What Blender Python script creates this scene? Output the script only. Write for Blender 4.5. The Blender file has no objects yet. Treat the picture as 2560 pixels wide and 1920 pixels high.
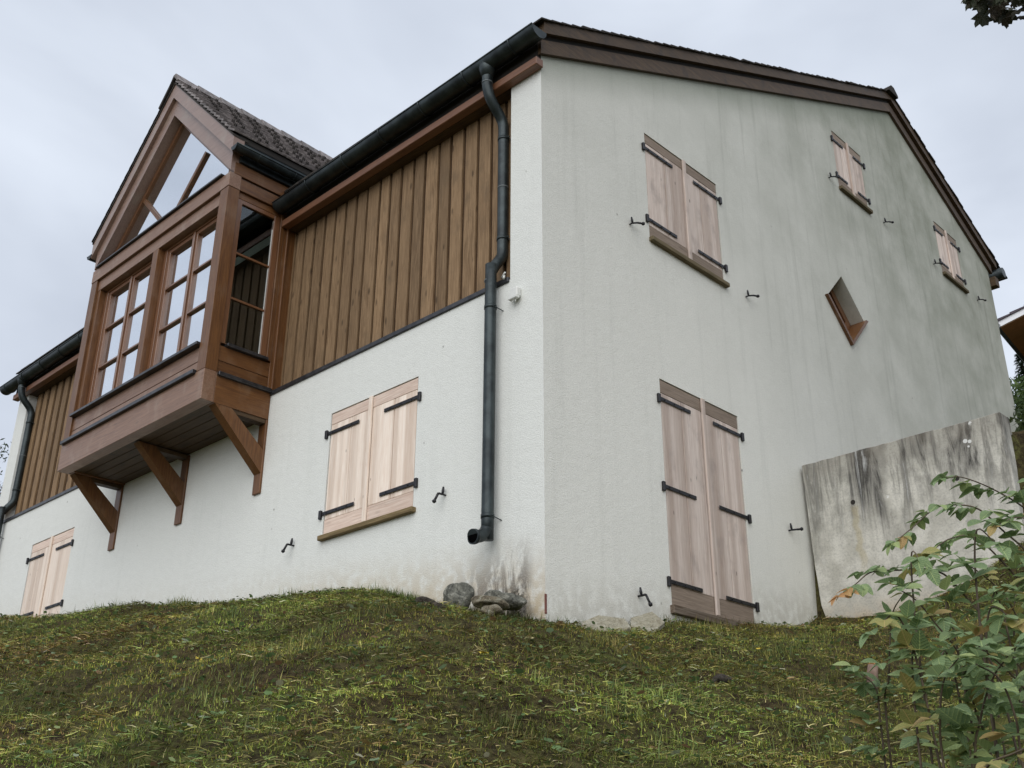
import bpy, bmesh, math, random
import numpy as np
from mathutils import Vector, Matrix
from mathutils.geometry import tessellate_polygon
random.seed(7); RNG = np.random.default_rng(11)
SC = bpy.context.scene
COL = SC.collection

# ------------------------------------------------------------------ camera, sky, sun, exposure
cd = bpy.data.cameras.new('camera'); cam = bpy.data.objects.new('camera', cd); COL.objects.link(cam)
cd.sensor_width = 36.0; cd.lens = 2711.3 / 2560 * 36.0; cd.clip_start = 0.05; cd.clip_end = 2000
_R = Vector((0.71633, 0.69775, 0.00427)); _U = Vector((0.28150, -0.29459, 0.91322)); _F = Vector((-0.63846, 0.65296, 0.40744))
m4 = Matrix((( _R.x, _U.x, -_F.x, 5.9146), (_R.y, _U.y, -_F.y, -6.4475), (_R.z, _U.z, -_F.z, -1.7750), (0, 0, 0, 1)))
cam.matrix_world = m4
SC.camera = cam
CAM = np.array([5.9146, -6.4475, -1.7750])

SUN_EL = math.radians(36); SUN_AZ = math.radians(150)       # compass-like: direction the light comes from
sun_dir = Vector((math.sin(SUN_AZ) * math.cos(SUN_EL), math.cos(SUN_AZ) * math.cos(SUN_EL), math.sin(SUN_EL)))
W = bpy.data.worlds.new('World'); SC.world = W; W.use_nodes = True
nt = W.node_tree; nt.nodes.clear()
def N(t, kind, **kw):
    n = t.nodes.new(kind)
    for k, v in kw.items(): setattr(n, k, v)
    return n
out = N(nt, 'ShaderNodeOutputWorld'); bg = N(nt, 'ShaderNodeBackground'); bg.inputs['Strength'].default_value = 0.1
sky = N(nt, 'ShaderNodeTexSky', sky_type='NISHITA', sun_disc=False, sun_elevation=SUN_EL, sun_rotation=SUN_AZ)
tc = N(nt, 'ShaderNodeTexCoord'); mp = N(nt, 'ShaderNodeMapping'); mp.inputs['Scale'].default_value = (1.0, 1.0, 2.2)
nz = N(nt, 'ShaderNodeTexNoise'); nz.inputs['Scale'].default_value = 1.7; nz.inputs['Detail'].default_value = 5; nz.inputs['Roughness'].default_value = 0.5
nz.inputs['Distortion'].default_value = 0.4
cr = N(nt, 'ShaderNodeValToRGB'); cr.color_ramp.elements[0].position = 0.33; cr.color_ramp.elements[1].position = 0.64
cr.color_ramp.elements[0].color = (4.0, 4.4, 5.15, 1); cr.color_ramp.elements[1].color = (6.1, 6.6, 7.4, 1)
mx = N(nt, 'ShaderNodeMix', data_type='RGBA'); mx.inputs[0].default_value = 0.96
L = nt.links.new
L(tc.outputs['Generated'], mp.inputs['Vector']); L(mp.outputs['Vector'], nz.inputs['Vector']); L(nz.outputs['Fac'], cr.inputs['Fac'])
L(sky.outputs['Color'], mx.inputs[6]); L(cr.outputs['Color'], mx.inputs[7]); L(mx.outputs[2], bg.inputs['Color']); L(bg.outputs[0], out.inputs[0])
sd = bpy.data.lights.new('sun', 'SUN'); sd.energy = 1.5; sd.angle = math.radians(75); sd.color = (1.0, 0.97, 0.93)
sun = bpy.data.objects.new('sun', sd); COL.objects.link(sun); sun.rotation_euler = sun_dir.to_track_quat('Z', 'Y').to_euler()
vs = SC.view_settings; vs.view_transform = 'Standard'; vs.look = 'None'; vs.exposure = 0.46; vs.gamma = 1.0; vs.use_curve_mapping = False

# ------------------------------------------------------------------ object helpers
def link(name, me, parent=None, loc=None):
    o = bpy.data.objects.new(name, me); COL.objects.link(o)
    if parent is not None: o.parent = parent
    if loc is not None: o.location = loc
    return o
def tag(o, label=None, cat=None, group=None, kind=None):
    if label: o['label'] = label
    if cat: o['category'] = cat
    if group: o['group'] = group
    if kind: o['kind'] = kind
    return o
def empty(name, loc=(0, 0, 0)):
    o = bpy.data.objects.new(name, None); COL.objects.link(o); o.location = loc; o.empty_display_size = 0.2
    return o
class MB:
    def __init__(s): s.bm = bmesh.new()
    def box(s, x0, x1, y0, y1, z0, z1, bev=0.0, rot=None, piv=None):
        x0, x1 = min(x0, x1), max(x0, x1); y0, y1 = min(y0, y1), max(y0, y1); z0, z1 = min(z0, z1), max(z0, z1)
        r = bmesh.ops.create_cube(s.bm, size=1.0)
        vv = r['verts']
        M = Matrix.Translation(((x0 + x1) / 2, (y0 + y1) / 2, (z0 + z1) / 2)) @ Matrix.Diagonal((x1 - x0, y1 - y0, z1 - z0, 1))
        bmesh.ops.transform(s.bm, matrix=M, verts=vv)
        if bev > 0:
            es = list({e for v in vv for e in v.link_edges})
            r2 = bmesh.ops.bevel(s.bm, geom=es, offset=bev, segments=1, affect='EDGES', profile=0.5)
            vv = list({v for f in r2['faces'] for v in f.verts} | {v for v in vv if v.is_valid})
        if rot is not None:
            p = Vector(piv) if piv else Vector(((x0 + x1) / 2, (y0 + y1) / 2, (z0 + z1) / 2))
            bmesh.ops.transform(s.bm, matrix=Matrix.Translation(p) @ rot @ Matrix.Translation(-p), verts=vv)
        return s
    def prism(s, poly, d):
        """polygon of 3d points extruded by vector d"""
        d = Vector(d); a = [s.bm.verts.new(p) for p in poly]; b = [s.bm.verts.new(Vector(p) + d) for p in poly]
        n = len(a)
        s.bm.faces.new(a); s.bm.faces.new(b[::-1])
        for i in range(n): s.bm.faces.new((a[i], b[i], b[(i + 1) % n], a[(i + 1) % n]))
        return s
    def quad(s, *p):
        s.bm.faces.new([s.bm.verts.new(q) for q in p]); return s
    def tube(s, pts, r, seg=10, cap=True):
        pts = [Vector(p) for p in pts]; n = len(pts); rings = []
        rr = r if isinstance(r, (list, tuple)) else [r] * n
        up = None
        for i, p in enumerate(pts):
            t = (pts[min(i + 1, n - 1)] - pts[max(i - 1, 0)]).normalized()
            if up is None:
                up = Vector((0, 0, 1)) if abs(t.z) < 0.9 else Vector((1, 0, 0))
            a = (up - t * up.dot(t)).normalized(); b = t.cross(a); up = a
            rings.append([s.bm.verts.new(p + (a * math.cos(k * 2 * math.pi / seg) + b * math.sin(k * 2 * math.pi / seg)) * rr[i]) for k in range(seg)])
        for i in range(n - 1):
            for k in range(seg):
                f = s.bm.faces.new((rings[i][k], rings[i][(k + 1) % seg], rings[i + 1][(k + 1) % seg], rings[i + 1][k])); f.smooth = True
        if cap:
            s.bm.faces.new(rings[0][::-1]); s.bm.faces.new(rings[-1])
        return s
    def ball(s, c, r, sub=2, sc=(1, 1, 1)):
        q = bmesh.ops.create_icosphere(s.bm, subdivisions=sub, radius=r)
        bmesh.ops.transform(s.bm, matrix=Matrix.Translation(c) @ Matrix.Diagonal((*sc, 1)), verts=q['verts'])
        for f in {f for v in q['verts'] for f in v.link_faces}: f.smooth = True
        return s
    def mesh(s, name, mat):
        bmesh.ops.recalc_face_normals(s.bm, faces=s.bm.faces)
        me = bpy.data.meshes.new(name); s.bm.to_mesh(me); s.bm.free()
        for m in (mat if isinstance(mat, (list, tuple)) else [mat]): me.materials.append(m)
        return me
    def build(s, name, mat, parent=None, loc=None): return link(name, s.mesh(name, mat), parent, loc)
def box(name, mat, parent, *a, **k): return MB().box(*a, **k).build(name, mat, parent)

def smooth_path(pts, n=6):
    P = [Vector(p) for p in pts]; P = [P[0] * 2 - P[1]] + P + [P[-1] * 2 - P[-2]]; o = []
    for i in range(1, len(P) - 2):
        for k in range(n):
            t = k / n; a, b, c, d = P[i - 1], P[i], P[i + 1], P[i + 2]
            o.append(0.5 * ((2 * b) + (c - a) * t + (2 * a - 5 * b + 4 * c - d) * t * t + (3 * b - a - 3 * c + d) * t ** 3))
    o.append(P[-2]); return o

# ------------------------------------------------------------------ materials
class G:
    """small node-graph helper"""
    def __init__(s, name, rough=0.8, spec=0.3, metal=0.0):
        s.m = bpy.data.materials.new(name); s.m.use_nodes = True; s.t = s.m.node_tree
        s.b = s.t.nodes['Principled BSDF']; s.b.inputs['Roughness'].default_value = rough
        s.b.inputs['Specular IOR Level'].default_value = spec; s.b.inputs['Metallic'].default_value = metal
    def n(s, k, **kw): return N(s.t, k, **kw)
    def l(s, a, b): s.t.links.new(a, b)
    def coord(s, scale=(1, 1, 1), rnd=0.0, kind='Object', rot=(0, 0, 0)):
        c = s.n('ShaderNodeTexCoord'); m = s.n('ShaderNodeMapping'); m.inputs['Scale'].default_value = scale; m.inputs['Rotation'].default_value = rot
        s.l(c.outputs[kind], m.inputs['Vector'])
        if rnd:
            oi = s.n('ShaderNodeObjectInfo'); mu = s.n('ShaderNodeMath', operation='MULTIPLY'); mu.inputs[1].default_value = rnd
            s.l(oi.outputs['Random'], mu.inputs[0]); s.l(mu.outputs[0], m.inputs['Location'])
        return m.outputs[0]
    def noise(s, vec, scale=5, detail=4, rough=0.55, dist=0.0):
        n = s.n('ShaderNodeTexNoise'); n.inputs['Scale'].default_value = scale; n.inputs['Detail'].default_value = detail
        n.inputs['Roughness'].default_value = rough; n.inputs['Distortion'].default_value = dist; s.l(vec, n.inputs['Vector']); return n.outputs['Fac']
    def ramp(s, fac, stops):
        r = s.n('ShaderNodeValToRGB'); e = r.color_ramp.elements
        while len(e) < len(stops): e.new(0.5)
        for i, (p, c) in enumerate(stops):
            e[i].position = p; e[i].color = (*c, 1) if isinstance(c, (tuple, list)) else (c, c, c, 1)
        s.l(fac, r.inputs['Fac']); return r.outputs['Color']
    def mix(s, fac, a, b, mode='MIX'):
        m = s.n('ShaderNodeMix', data_type='RGBA', blend_type=mode)
        for i, v in ((0, fac), (6, a), (7, b)):
            if hasattr(v, 'type') and hasattr(v, 'links'): s.l(v, m.inputs[i])
            elif i == 0: m.inputs[0].default_value = v
            else: m.inputs[i].default_value = (*v, 1)
        return m.outputs[2]
    def math(s, op, a, b=0.0, c=None, clamp=False):
        m = s.n('ShaderNodeMath', operation=op); m.use_clamp = clamp
        for i, v in enumerate((a, b) if c is None else (a, b, c)):
            if hasattr(v, 'links'): s.l(v, m.inputs[i])
            else: m.inputs[i].default_value = v
        return m.outputs[0]
    def sep(s, vec):
        n = s.n('ShaderNodeSeparateXYZ'); s.l(vec, n.inputs[0]); return n.outputs
    def rng(s, v, a, b, c=0.0, d=1.0):
        n = s.n('ShaderNodeMapRange'); n.interpolation_type = 'SMOOTHSTEP'
        s.l(v, n.inputs[0]); n.inputs[1].default_value = a; n.inputs[2].default_value = b; n.inputs[3].default_value = c; n.inputs[4].default_value = d; return n.outputs[0]
    def color(s, c):
        if hasattr(c, 'links'): s.l(c, s.b.inputs['Base Color'])
        else: s.b.inputs['Base Color'].default_value = (*c, 1)
    def bump(s, h, strength=0.4, dist=0.01):
        b = s.n('ShaderNodeBump'); b.inputs['Strength'].default_value = strength; b.inputs['Distance'].default_value = dist
        s.l(h, b.inputs['Height']); s.l(b.outputs[0], s.b.inputs['Normal'])
    def objrand(s): return s.n('ShaderNodeObjectInfo').outputs['Random']

def wood(name, dark, light, grain='z', rough=0.6, knots=0.5, spec=0.3, coat=0.0, grime=None, vary=0.25, strips=None, lines=0.45, kn=(7.5, .06, .17)):
    g = G(name, rough, spec)
    sc = {'x': (0.6, 9, 9), 'y': (9, 0.6, 9), 'z': (9, 9, 0.6)}[grain]
    v = g.coord(sc, 37.0); fine = g.noise(v, 6, 6, 0.65, 0.6)
    v2 = g.coord({'x': (0.35, 3, 3), 'y': (3, 0.35, 3), 'z': (3, 3, 0.35)}[grain], 13.0); broad = g.noise(v2, 2.0, 3, 0.5)
    base = g.mix(g.rng(fine, 0.3, 0.72), dark, light)
    vl = g.coord({'x': (0.5, 30, 30), 'y': (30, 0.5, 30), 'z': (30, 30, 0.5)}[grain], 7.0); line = g.noise(vl, 3.0, 3, 0.6, 0.8)
    base = g.mix(g.rng(line, 0.52, 0.66, 0, lines), base, tuple(c * 0.62 for c in dark))
    base = g.mix(g.rng(broad, 0.35, 0.65, 0, 0.45), base, tuple(0.5 * a + 0.5 * b for a, b in zip(dark, light)))
    if strips:
        # glued strips: bands of slightly different tone across the board
        vs_ = g.coord({'z': (1, 1, 0.0)}[grain], 11.0); n_ = g.n('ShaderNodeTexNoise'); n_.inputs['Scale'].default_value = strips; n_.inputs['Detail'].default_value = 0
        g.l(vs_, n_.inputs['Vector']); st = g.ramp(n_.outputs['Fac'], [(0.0, (0.76, 0.70, 0.66)), (0.42, (0.84, 0.80, 0.77)), (0.5, (0.95, 0.93, 0.91)), (0.6, (1.04, 1.03, 1.02))])
        base = g.mix(1.0, base, st, 'MULTIPLY')
    if knots:
        vk = g.coord({'x': (0.35, 1, 1), 'y': (1, 0.35, 1), 'z': (1, 1, 0.35)}[grain], 29.0)
        vo = g.n('ShaderNodeTexVoronoi'); vo.inputs['Scale'].default_value = kn[0]; g.l(vk, vo.inputs['Vector'])
        kn = g.rng(vo.outputs['Distance'], kn[1], kn[2], 1, 0)
        base = g.mix(g.math('MULTIPLY', kn, knots), base, tuple(c * 0.35 for c in dark))
    rnd = g.objrand(); tone = g.rng(rnd, 0, 1, 1 - vary, 1 + vary * 0.5)
    cm = g.n('ShaderNodeCombineXYZ'); [g.l(tone, cm.inputs[i]) for i in range(3)]
    base = g.mix(1.0, base, cm.outputs[0], 'MULTIPLY')
    if grime:
        vg = g.coord((2.2, 2.2, 1.2), 5.0); gn = g.noise(vg, 2.2, 5, 0.6)
        base = g.mix(g.rng(gn, 0.5, 0.74, 0, 0.6), base, grime)
    g.color(base); g.bump(fine, 0.35, 0.004)
    if coat: g.b.inputs['Coat Weight'].default_value = coat; g.b.inputs['Coat Roughness'].default_value = 0.32
    return g.m

def stucco(name, base, dirt_shade, gable=False):
    g = G(name, 0.92, 0.15)
    v = g.coord(); x, y, z = g.sep(v)
    grain = g.noise(v, 80, 2, 0.6); mid = g.noise(v, 9, 4, 0.6); big = g.noise(v, 1.1, 4, 0.6)
    col = g.mix(g.rng(mid, 0.3, 0.7, 0, 0.35), base, tuple(c * 0.93 for c in base))
    col = g.mix(g.rng(grain, 0.35, 0.60, 0.42, 0), col, tuple(c * 0.72 for c in base))
    # long vertical weather streaks
    vs_ = g.coord((6.5, 6.5, 0.33)); st = g.noise(vs_, 1.0, 6, 0.65, 0.12)
    if gable:
        up = g.math('ADD', g.rng(z, 1.2, 9.0, 0, 0.50), g.rng(y, 0.5, 11.0, 0, 0.58))  # dirt plus painted low light, growing upward and toward the back
        patch = g.math('MULTIPLY', g.rng(big, 0.25, 0.75, 0.62, 1.0), up)
        col = g.mix(g.math('MULTIPLY', patch, 0.92, clamp=True), col, dirt_shade)
        sm = g.math('MULTIPLY', g.rng(st, 0.50, 0.74, 0, 0.26), g.math('ADD', up, 0.25))
        col = g.mix(sm, col, tuple(c * 0.62 for c in dirt_shade))
        # algae band under the verge
        band = g.rng(g.math('SUBTRACT', g.math('MULTIPLY', y, 0.4815), z), -5.8, -5.25, 0.55, 0.0)
        col = g.mix(band, col, (0.155, 0.185, 0.135))
        foot = g.rng(g.math('SUBTRACT', z, g.math('MULTIPLY', y, 0.15)), 0.0, 0.55, 0.45, 0)
        col = g.mix(g.math('MULTIPLY', foot, g.rng(mid, 0.3, 0.6)), col, (0.40, 0.365, 0.29))
    else:
        col = g.mix(g.rng(st, 0.50, 0.74, 0, 0.13), col, dirt_shade)
        # soil splash low down and the dark damp stain near the corner
        foot = g.rng(g.math('ADD', z, g.math('MULTIPLY', x, 0.12)), 0.0, 0.85, 0.95, 0)
        foot = g.math('MULTIPLY', foot, g.rng(x, -5.5, -2.2, 0.25, 1.0))
        col = g.mix(g.math('MULTIPLY', foot, g.rng(mid, 0.22, 0.60)), col, (0.47, 0.38, 0.25))
        vd = g.coord((4.5, 4.5, 1.7)); dn = g.noise(vd, 1.6, 5, 0.7, 0.5)
        m1 = g.math('MULTIPLY', g.rng(x, -1.25, -0.75), g.rng(x, -0.10, -0.24))
        m2 = g.rng(g.math('SUBTRACT', z, g.math('MULTIPLY', x, 0.12)), 0.35, 0.92, 1, 0)
        msk = g.math('MULTIPLY', g.math('MULTIPLY', m1, m2), g.rng(dn, 0.40, 0.54))
        col = g.mix(g.math('MULTIPLY', g.math('MULTIPLY', msk, g.rng(grain, 0.3, 0.55, 0.55, 1.0)), 0.9), col, (0.15, 0.13, 0.11))
        m3 = g.math('MULTIPLY', g.math('MULTIPLY', g.rng(x, -0.62, -0.42), g.rng(x, -0.16, -0.30)), g.rng(z, 0.30, 0.42, 1, 0))
        col = g.mix(g.math('MULTIPLY', m3, g.rng(g.noise(v, 17, 4, 0.7), 0.42, 0.56)), col, (0.045, 0.04, 0.028))
        # faint green flecks
        fl = g.noise(g.coord((7, 7, 4)), 3.1, 4, 0.7)
        col = g.mix(g.math('MULTIPLY', g.rng(fl, 0.66, 0.74), g.rng(z, 0.4, 1.4, 0.5, 0)), col, (0.2, 0.24, 0.17))
    sp_ = g.n('ShaderNodeTexVoronoi'); sp_.inputs['Scale'].default_value = 2.6; g.l(v, sp_.inputs['Vector'])
    col = g.mix(g.math('MULTIPLY', g.rng(sp_.outputs['Distance'], 0.02, 0.055, 0.8, 0), g.rng(mid, 0.45, 0.6)), col, (0.22, 0.21, 0.18))
    g.color(col)
    hb = g.math('ADD', g.math('MULTIPLY', grain, 0.8), g.math('MULTIPLY', mid, 0.9))
    g.bump(hb, 0.5, 0.012)
    return g.m

def simple(name, c1, c2, scale=8, rough=0.6, metal=0.0, spec=0.4, bump=0.1, vec=(1, 1, 1), vary=0.0):
    g = G(name, rough, spec, metal); v = g.coord(vec, 3.0 if vary else 0.0); f = g.noise(v, scale, 5, 0.6)
    c = g.mix(g.rng(f, 0.32, 0.7), c1, c2)
    if vary:
        t = g.rng(g.objrand(), 0, 1, 1 - vary, 1 + vary); cm = g.n('ShaderNodeCombineXYZ'); [g.l(t, cm.inputs[i]) for i in range(3)]
        c = g.mix(1.0, c, cm.outputs[0], 'MULTIPLY')
    g.color(c); g.bump(f, bump, 0.004); return g.m

M = {}
M['stucco'] = stucco('white_roughcast', (0.765, 0.775, 0.735), (0.47, 0.49, 0.45))
M['stucco_g'] = stucco('weathered_shaded_roughcast', (0.86, 0.85, 0.785), (0.25, 0.265, 0.21), True)
for ax in 'xyz':
    M['stain_' + ax] = wood('brown_stained_wood_' + ax, (0.085, 0.032, 0.009), (0.178, 0.076, 0.022), ax, 0.5, 0.35, 0.35, 0.22, grime=(0.19, 0.11, 0.06), vary=0.12)
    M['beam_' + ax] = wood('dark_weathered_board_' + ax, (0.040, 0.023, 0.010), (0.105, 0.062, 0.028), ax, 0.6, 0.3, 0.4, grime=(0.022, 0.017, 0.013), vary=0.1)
M['rafter'] = wood('reddish_eave_board', (0.15, 0.062, 0.03), (0.24, 0.11, 0.055), 'x', 0.5, 0.2, 0.45, 0.3, vary=0.05)
M['clad'] = wood('weathered_cladding_board', (0.155, 0.094, 0.047), (0.32, 0.212, 0.118), 'z', 0.75, 0.75, 0.25, grime=(0.13, 0.088, 0.05), vary=0.24)
M['clad_under'] = wood('shaded_under_board', (0.045, 0.024, 0.012), (0.08, 0.045, 0.022), 'z', 0.75, 0.3, 0.2)  # dark copy of the board wood, shade in the gaps put into colour
M['larch'] = wood('pale_larch', (0.76, 0.62, 0.51), (0.92, 0.83, 0.74), 'z', 0.65, 0.8, 0.3, vary=0.08, strips=9.0, lines=0.12, kn=(8.5, .03, .075))
M['larch_x'] = wood('pale_larch_rail', (0.62, 0.46, 0.37), (0.80, 0.66, 0.56), 'x', 0.65, 0.2, 0.3, vary=0.08)
M['larchg'] = wood('greying_larch', (0.60, 0.49, 0.425), (0.77, 0.68, 0.615), 'z', 0.7, 0.85, 0.25, lines=0.2, kn=(7.0, .035, .085), grime=(0.34, 0.28, 0.25), vary=0.10, strips=9.0)

M['larchg_y'] = wood('brown_grey_larch_rail', (0.21, 0.16, 0.12), (0.33, 0.26, 0.205), 'y', 0.7, 0.2, 0.25, vary=0.08)
M['sill_x'] = wood('mossy_sill_x', (0.17, 0.125, 0.06), (0.34, 0.25, 0.13), 'x', 0.8, 0.2, 0.2, grime=(0.12, 0.12, 0.05))
M['sill_y'] = wood('mossy_sill_y', (0.10, 0.08, 0.045), (0.21, 0.165, 0.10), 'y', 0.8, 0.2, 0.2, grime=(0.075, 0.08, 0.035))
M['frame'] = wood('varnished_window_frame', (0.135, 0.055, 0.022), (0.22, 0.10, 0.045), 'z', 0.35, 0.0, 0.5, 0.6, vary=0.05)
M['copper'] = simple('dark_patinated_copper', (0.020, 0.026, 0.028), (0.050, 0.064, 0.066), 6, 0.42, 0.55, 0.5, 0.05)
M['iron'] = simple('black_iron', (0.010, 0.010, 0.012), (0.022, 0.021, 0.024), 30, 0.45, 0.3, 0.5, 0.1)
M['flash'] = simple('dark_metal_flashing', (0.035, 0.036, 0.040), (0.075, 0.075, 0.08), 9, 0.35, 0.6, 0.5, 0.04)
M['tile'] = simple('brown_grey_roof_tile', (0.10, 0.085, 0.08), (0.26, 0.23, 0.22), 14, 0.6, 0.0, 0.4, 0.3, vary=0.28)
M['tile_dark'] = simple('mossy_dark_tile', (0.022, 0.020, 0.018), (0.055, 0.048, 0.042), 12, 0.85, 0.0, 0.2, 0.4)
M['plastic'] = simple('off_white_plastic', (0.62, 0.63, 0.60), (0.70, 0.70, 0.67), 6, 0.5)
M['dark'] = simple('dark_interior_shade', (0.02, 0.018, 0.016), (0.03, 0.026, 0.022), 2, 0.9)
M['plaster_in'] = simple('cream_interior_plaster', (0.55, 0.52, 0.46), (0.6, 0.57, 0.5), 3, 0.9)
M['mount'] = simple('unpainted_reveal', (0.60, 0.61, 0.58), (0.66, 0.66, 0.64), 30, 0.9)

def glass_mat(name, refl, tint):
    m = bpy.data.materials.new(name); m.use_nodes = True; t = m.node_tree; t.nodes.clear()
    o = N(t, 'ShaderNodeOutputMaterial'); mixs = N(t, 'ShaderNodeMixShader'); gl = N(t, 'ShaderNodeBsdfGlossy'); tr = N(t, 'ShaderNodeBsdfTransparent')
    gl.inputs['Roughness'].default_value = 0.0; gl.inputs['Color'].default_value = (*tint, 1); tr.inputs['Color'].default_value = (0.75, 0.8, 0.78, 1)
    lw = N(t, 'ShaderNodeLayerWeight'); lw.inputs['Blend'].default_value = 0.5; mr = N(t, 'ShaderNodeMapRange')
    mr.inputs[1].default_value = 0.0; mr.inputs[2].default_value = 0.6; mr.inputs[3].default_value = refl * 0.35; mr.inputs[4].default_value = refl
    c = N(t, 'ShaderNodeTexCoord'); n = N(t, 'ShaderNodeTexNoise'); n.inputs['Scale'].default_value = 1.3; n.inputs['Detail'].default_value = 1
    b = N(t, 'ShaderNodeBump'); b.inputs['Strength'].default_value = 0.05; b.inputs['Distance'].default_value = 0.02
    k = t.links.new
    k(c.outputs['Object'], n.inputs['Vector']); k(n.outputs['Fac'], b.inputs['Height']); k(b.outputs[0], gl.inputs['Normal'])
    k(lw.outputs['Facing'], mr.inputs[0]); k(mr.outputs[0], mixs.inputs[0]); k(tr.outputs[0], mixs.inputs[1]); k(gl.outputs[0], mixs.inputs[2]); k(mixs.outputs[0], o.inputs[0])
    return m
M['glass'] = glass_mat('coated_window_glass', 0.86, (0.93, 0.96, 1.0))
M['glass_side'] = glass_mat('side_window_glass', 0.12, (0.9, 0.93, 0.97))

def concrete():
    g = G('streaked_concrete', 0.9, 0.15); v = g.coord(); x, y, z = g.sep(v)
    fine = g.noise(v, 45, 5, 0.65); mid = g.noise(v, 5, 5, 0.6)
    col = g.mix(g.rng(mid, 0.3, 0.7), (0.46, 0.445, 0.39), (0.66, 0.64, 0.575))
    vs_ = g.coord((2.6, 2.6, 0.34)); st = g.noise(vs_, 1.3, 6, 0.66, 0.5)
    vs2 = g.coord((4.4, 4.4, 0.62), kind='Object'); st2 = g.noise(vs2, 1.5, 6, 0.68, 0.9)
    zz = g.math('ADD', z, g.math('MULTIPLY', g.math('SUBTRACT', st, 0.5), -2.6))
    top = g.rng(zz, 1.35, 2.25)
    col = g.mix(g.math('MULTIPLY', g.math('MULTIPLY_ADD', g.rng(st2, 0.42, 0.62), 0.7, g.rng(g.noise(g.coord((1.6, 1.6, 0.8)), 1.0, 4, 0.6), 0.46, 0.60, 0, 0.5)), g.math('MULTIPLY', top, 1.0, clamp=True)), col, (0.075, 0.072, 0.066))
    col = g.mix(g.math('MULTIPLY', g.rng(z, 2.1, 2.5), g.rng(mid, 0.35, 0.6, 0.1, 0.6)), col, (0.17, 0.15, 0.12))
    col = g.mix(g.math('MULTIPLY', g.rng(st2, 0.60, 0.70, 0, 0.6), g.rng(z, 1.0, 1.8)), col, (0.66, 0.67, 0.66))
    # rusty run below the left tie hole
    wob = g.math('ADD', x, g.math('MULTIPLY', g.math('SUBTRACT', g.noise(g.coord((1, 1, 2.2)), 2.2, 2), 0.5), 0.16))
    run = g.math('MULTIPLY', g.rng(g.math('ABSOLUTE', g.math('SUBTRACT', wob, 0.625)), 0.02, 0.055, 1, 0), g.math('MULTIPLY', g.rng(z, 1.90, 1.84), g.rng(z, 1.05, 1.35)))
    col = g.mix(g.math('MULTIPLY', run, 0.45), col, (0.40, 0.33, 0.17))
    foot = g.rng(z, 0.62, 0.95, 0.7, 0); col = g.mix(g.math('MULTIPLY', foot, g.rng(mid, 0.3, 0.6)), col, (0.42, 0.33, 0.22))
    sp = g.n('ShaderNodeTexVoronoi'); sp.inputs['Scale'].default_value = 3.3; g.l(v, sp.inputs['Vector'])
    col = g.mix(g.math('MULTIPLY', g.rng(sp.outputs['Distance'], 0.05, 0.09, 1, 0), g.rng(fine, 0.45, 0.55)), col, (0.75, 0.75, 0.73))
    col = g.mix(g.rng(fine, 0.32, 0.55, 0.32, 0), col, (0.20, 0.195, 0.185))
    g.color(col); g.bump(g.math('ADD', fine, mid), 0.4, 0.008); return g.m
M['concrete'] = concrete()

def ground_mat():
    g = G('mossy_soil', 0.95, 0.1); v = g.coord(); a = g.noise(v, 1.6, 6, 0.65); b = g.noise(v, 14, 6, 0.7); c_ = g.noise(v, 60, 4, 0.6)
    col = g.ramp(a, [(0.36, (0.085, 0.058, 0.030)), (0.5, (0.105, 0.095, 0.036)), (0.64, (0.11, 0.125, 0.036))])
    col = g.mix(g.rng(b, 0.35, 0.65), col, (0.030, 0.022, 0.013)); col = g.mix(g.rng(c_, 0.5, 0.7, 0, 0.4), col, (0.12, 0.10, 0.05))
    g.color(col); g.bump(g.math('ADD', b, c_), 0.9, 0.03); return g.m
M['ground'] = ground_mat()

def vcol_mat(name, rough=0.7, trans=0.0, spec=0.25):
    g = G(name, rough, spec); a = g.n('ShaderNodeAttribute', attribute_name='col'); g.color(a.outputs['Color'])
    if trans:
        t = g.t; tr = g.n('ShaderNodeBsdfTranslucent'); g.l(a.outputs['Color'], tr.inputs[0]); mixs = g.n('ShaderNodeMixShader'); mixs.inputs[0].default_value = trans
        o = t.nodes['Material Output']; g.l(g.b.outputs[0], mixs.inputs[1]); g.l(tr.outputs[0], mixs.inputs[2]); g.l(mixs.outputs[0], o.inputs[0])
    return g.m
M['blade'] = vcol_mat('grass_blade', 0.6, 0.25)
M['litter'] = vcol_mat('cut_grass', 0.8, 0.1)

def leaf_mat(name, stops, spec=0.35, trans=0.3, rough=0.5):
    g = G(name, rough, spec); r = g.objrand(); c = g.ramp(r, stops)
    v = g.coord((1, 1, 1), 5.0); n = g.noise(v, 22, 3); c = g.mix(g.rng(n, 0.3, 0.75, 0, 0.3), c, tuple(min(1, k * 1.5 + 0.01) for k in stops[-1][1]))
    vv = g.coord(); lx, ly, lz = g.sep(vv); ay = g.math('ABSOLUTE', ly)
    rib = g.rng(ay, 0.008, 0.022, 1, 0); sv = g.math('SINE', g.math('MULTIPLY', g.math('SUBTRACT', lx, g.math('MULTIPLY', ay, 0.9)), 44.0)); rib = g.math('MAXIMUM', rib, g.rng(sv, 0.80, 0.97, 0, 0.55))
    c = g.mix(g.math('MULTIPLY', rib, 0.45), c, tuple(min(1, k * 1.9 + 0.03) for k in stops[-1][1])); g.bump(sv, 0.25, 0.03)
    g.color(c); tr = g.n('ShaderNodeBsdfTranslucent'); g.l(c, tr.inputs[0]); mixs = g.n('ShaderNodeMixShader'); mixs.inputs[0].default_value = trans
    o = g.t.nodes['Material Output']; g.l(g.b.outputs[0], mixs.inputs[1]); g.l(tr.outputs[0], mixs.inputs[2]); g.l(mixs.outputs[0], o.inputs[0]); return g.m
M['leaf'] = leaf_mat('blue_green_leaf', [(0.0, (0.09, 0.155, 0.07)), (0.35, (0.15, 0.24, 0.115)), (0.75, (0.21, 0.31, 0.165)), (1.0, (0.34, 0.40, 0.15))])
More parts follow.
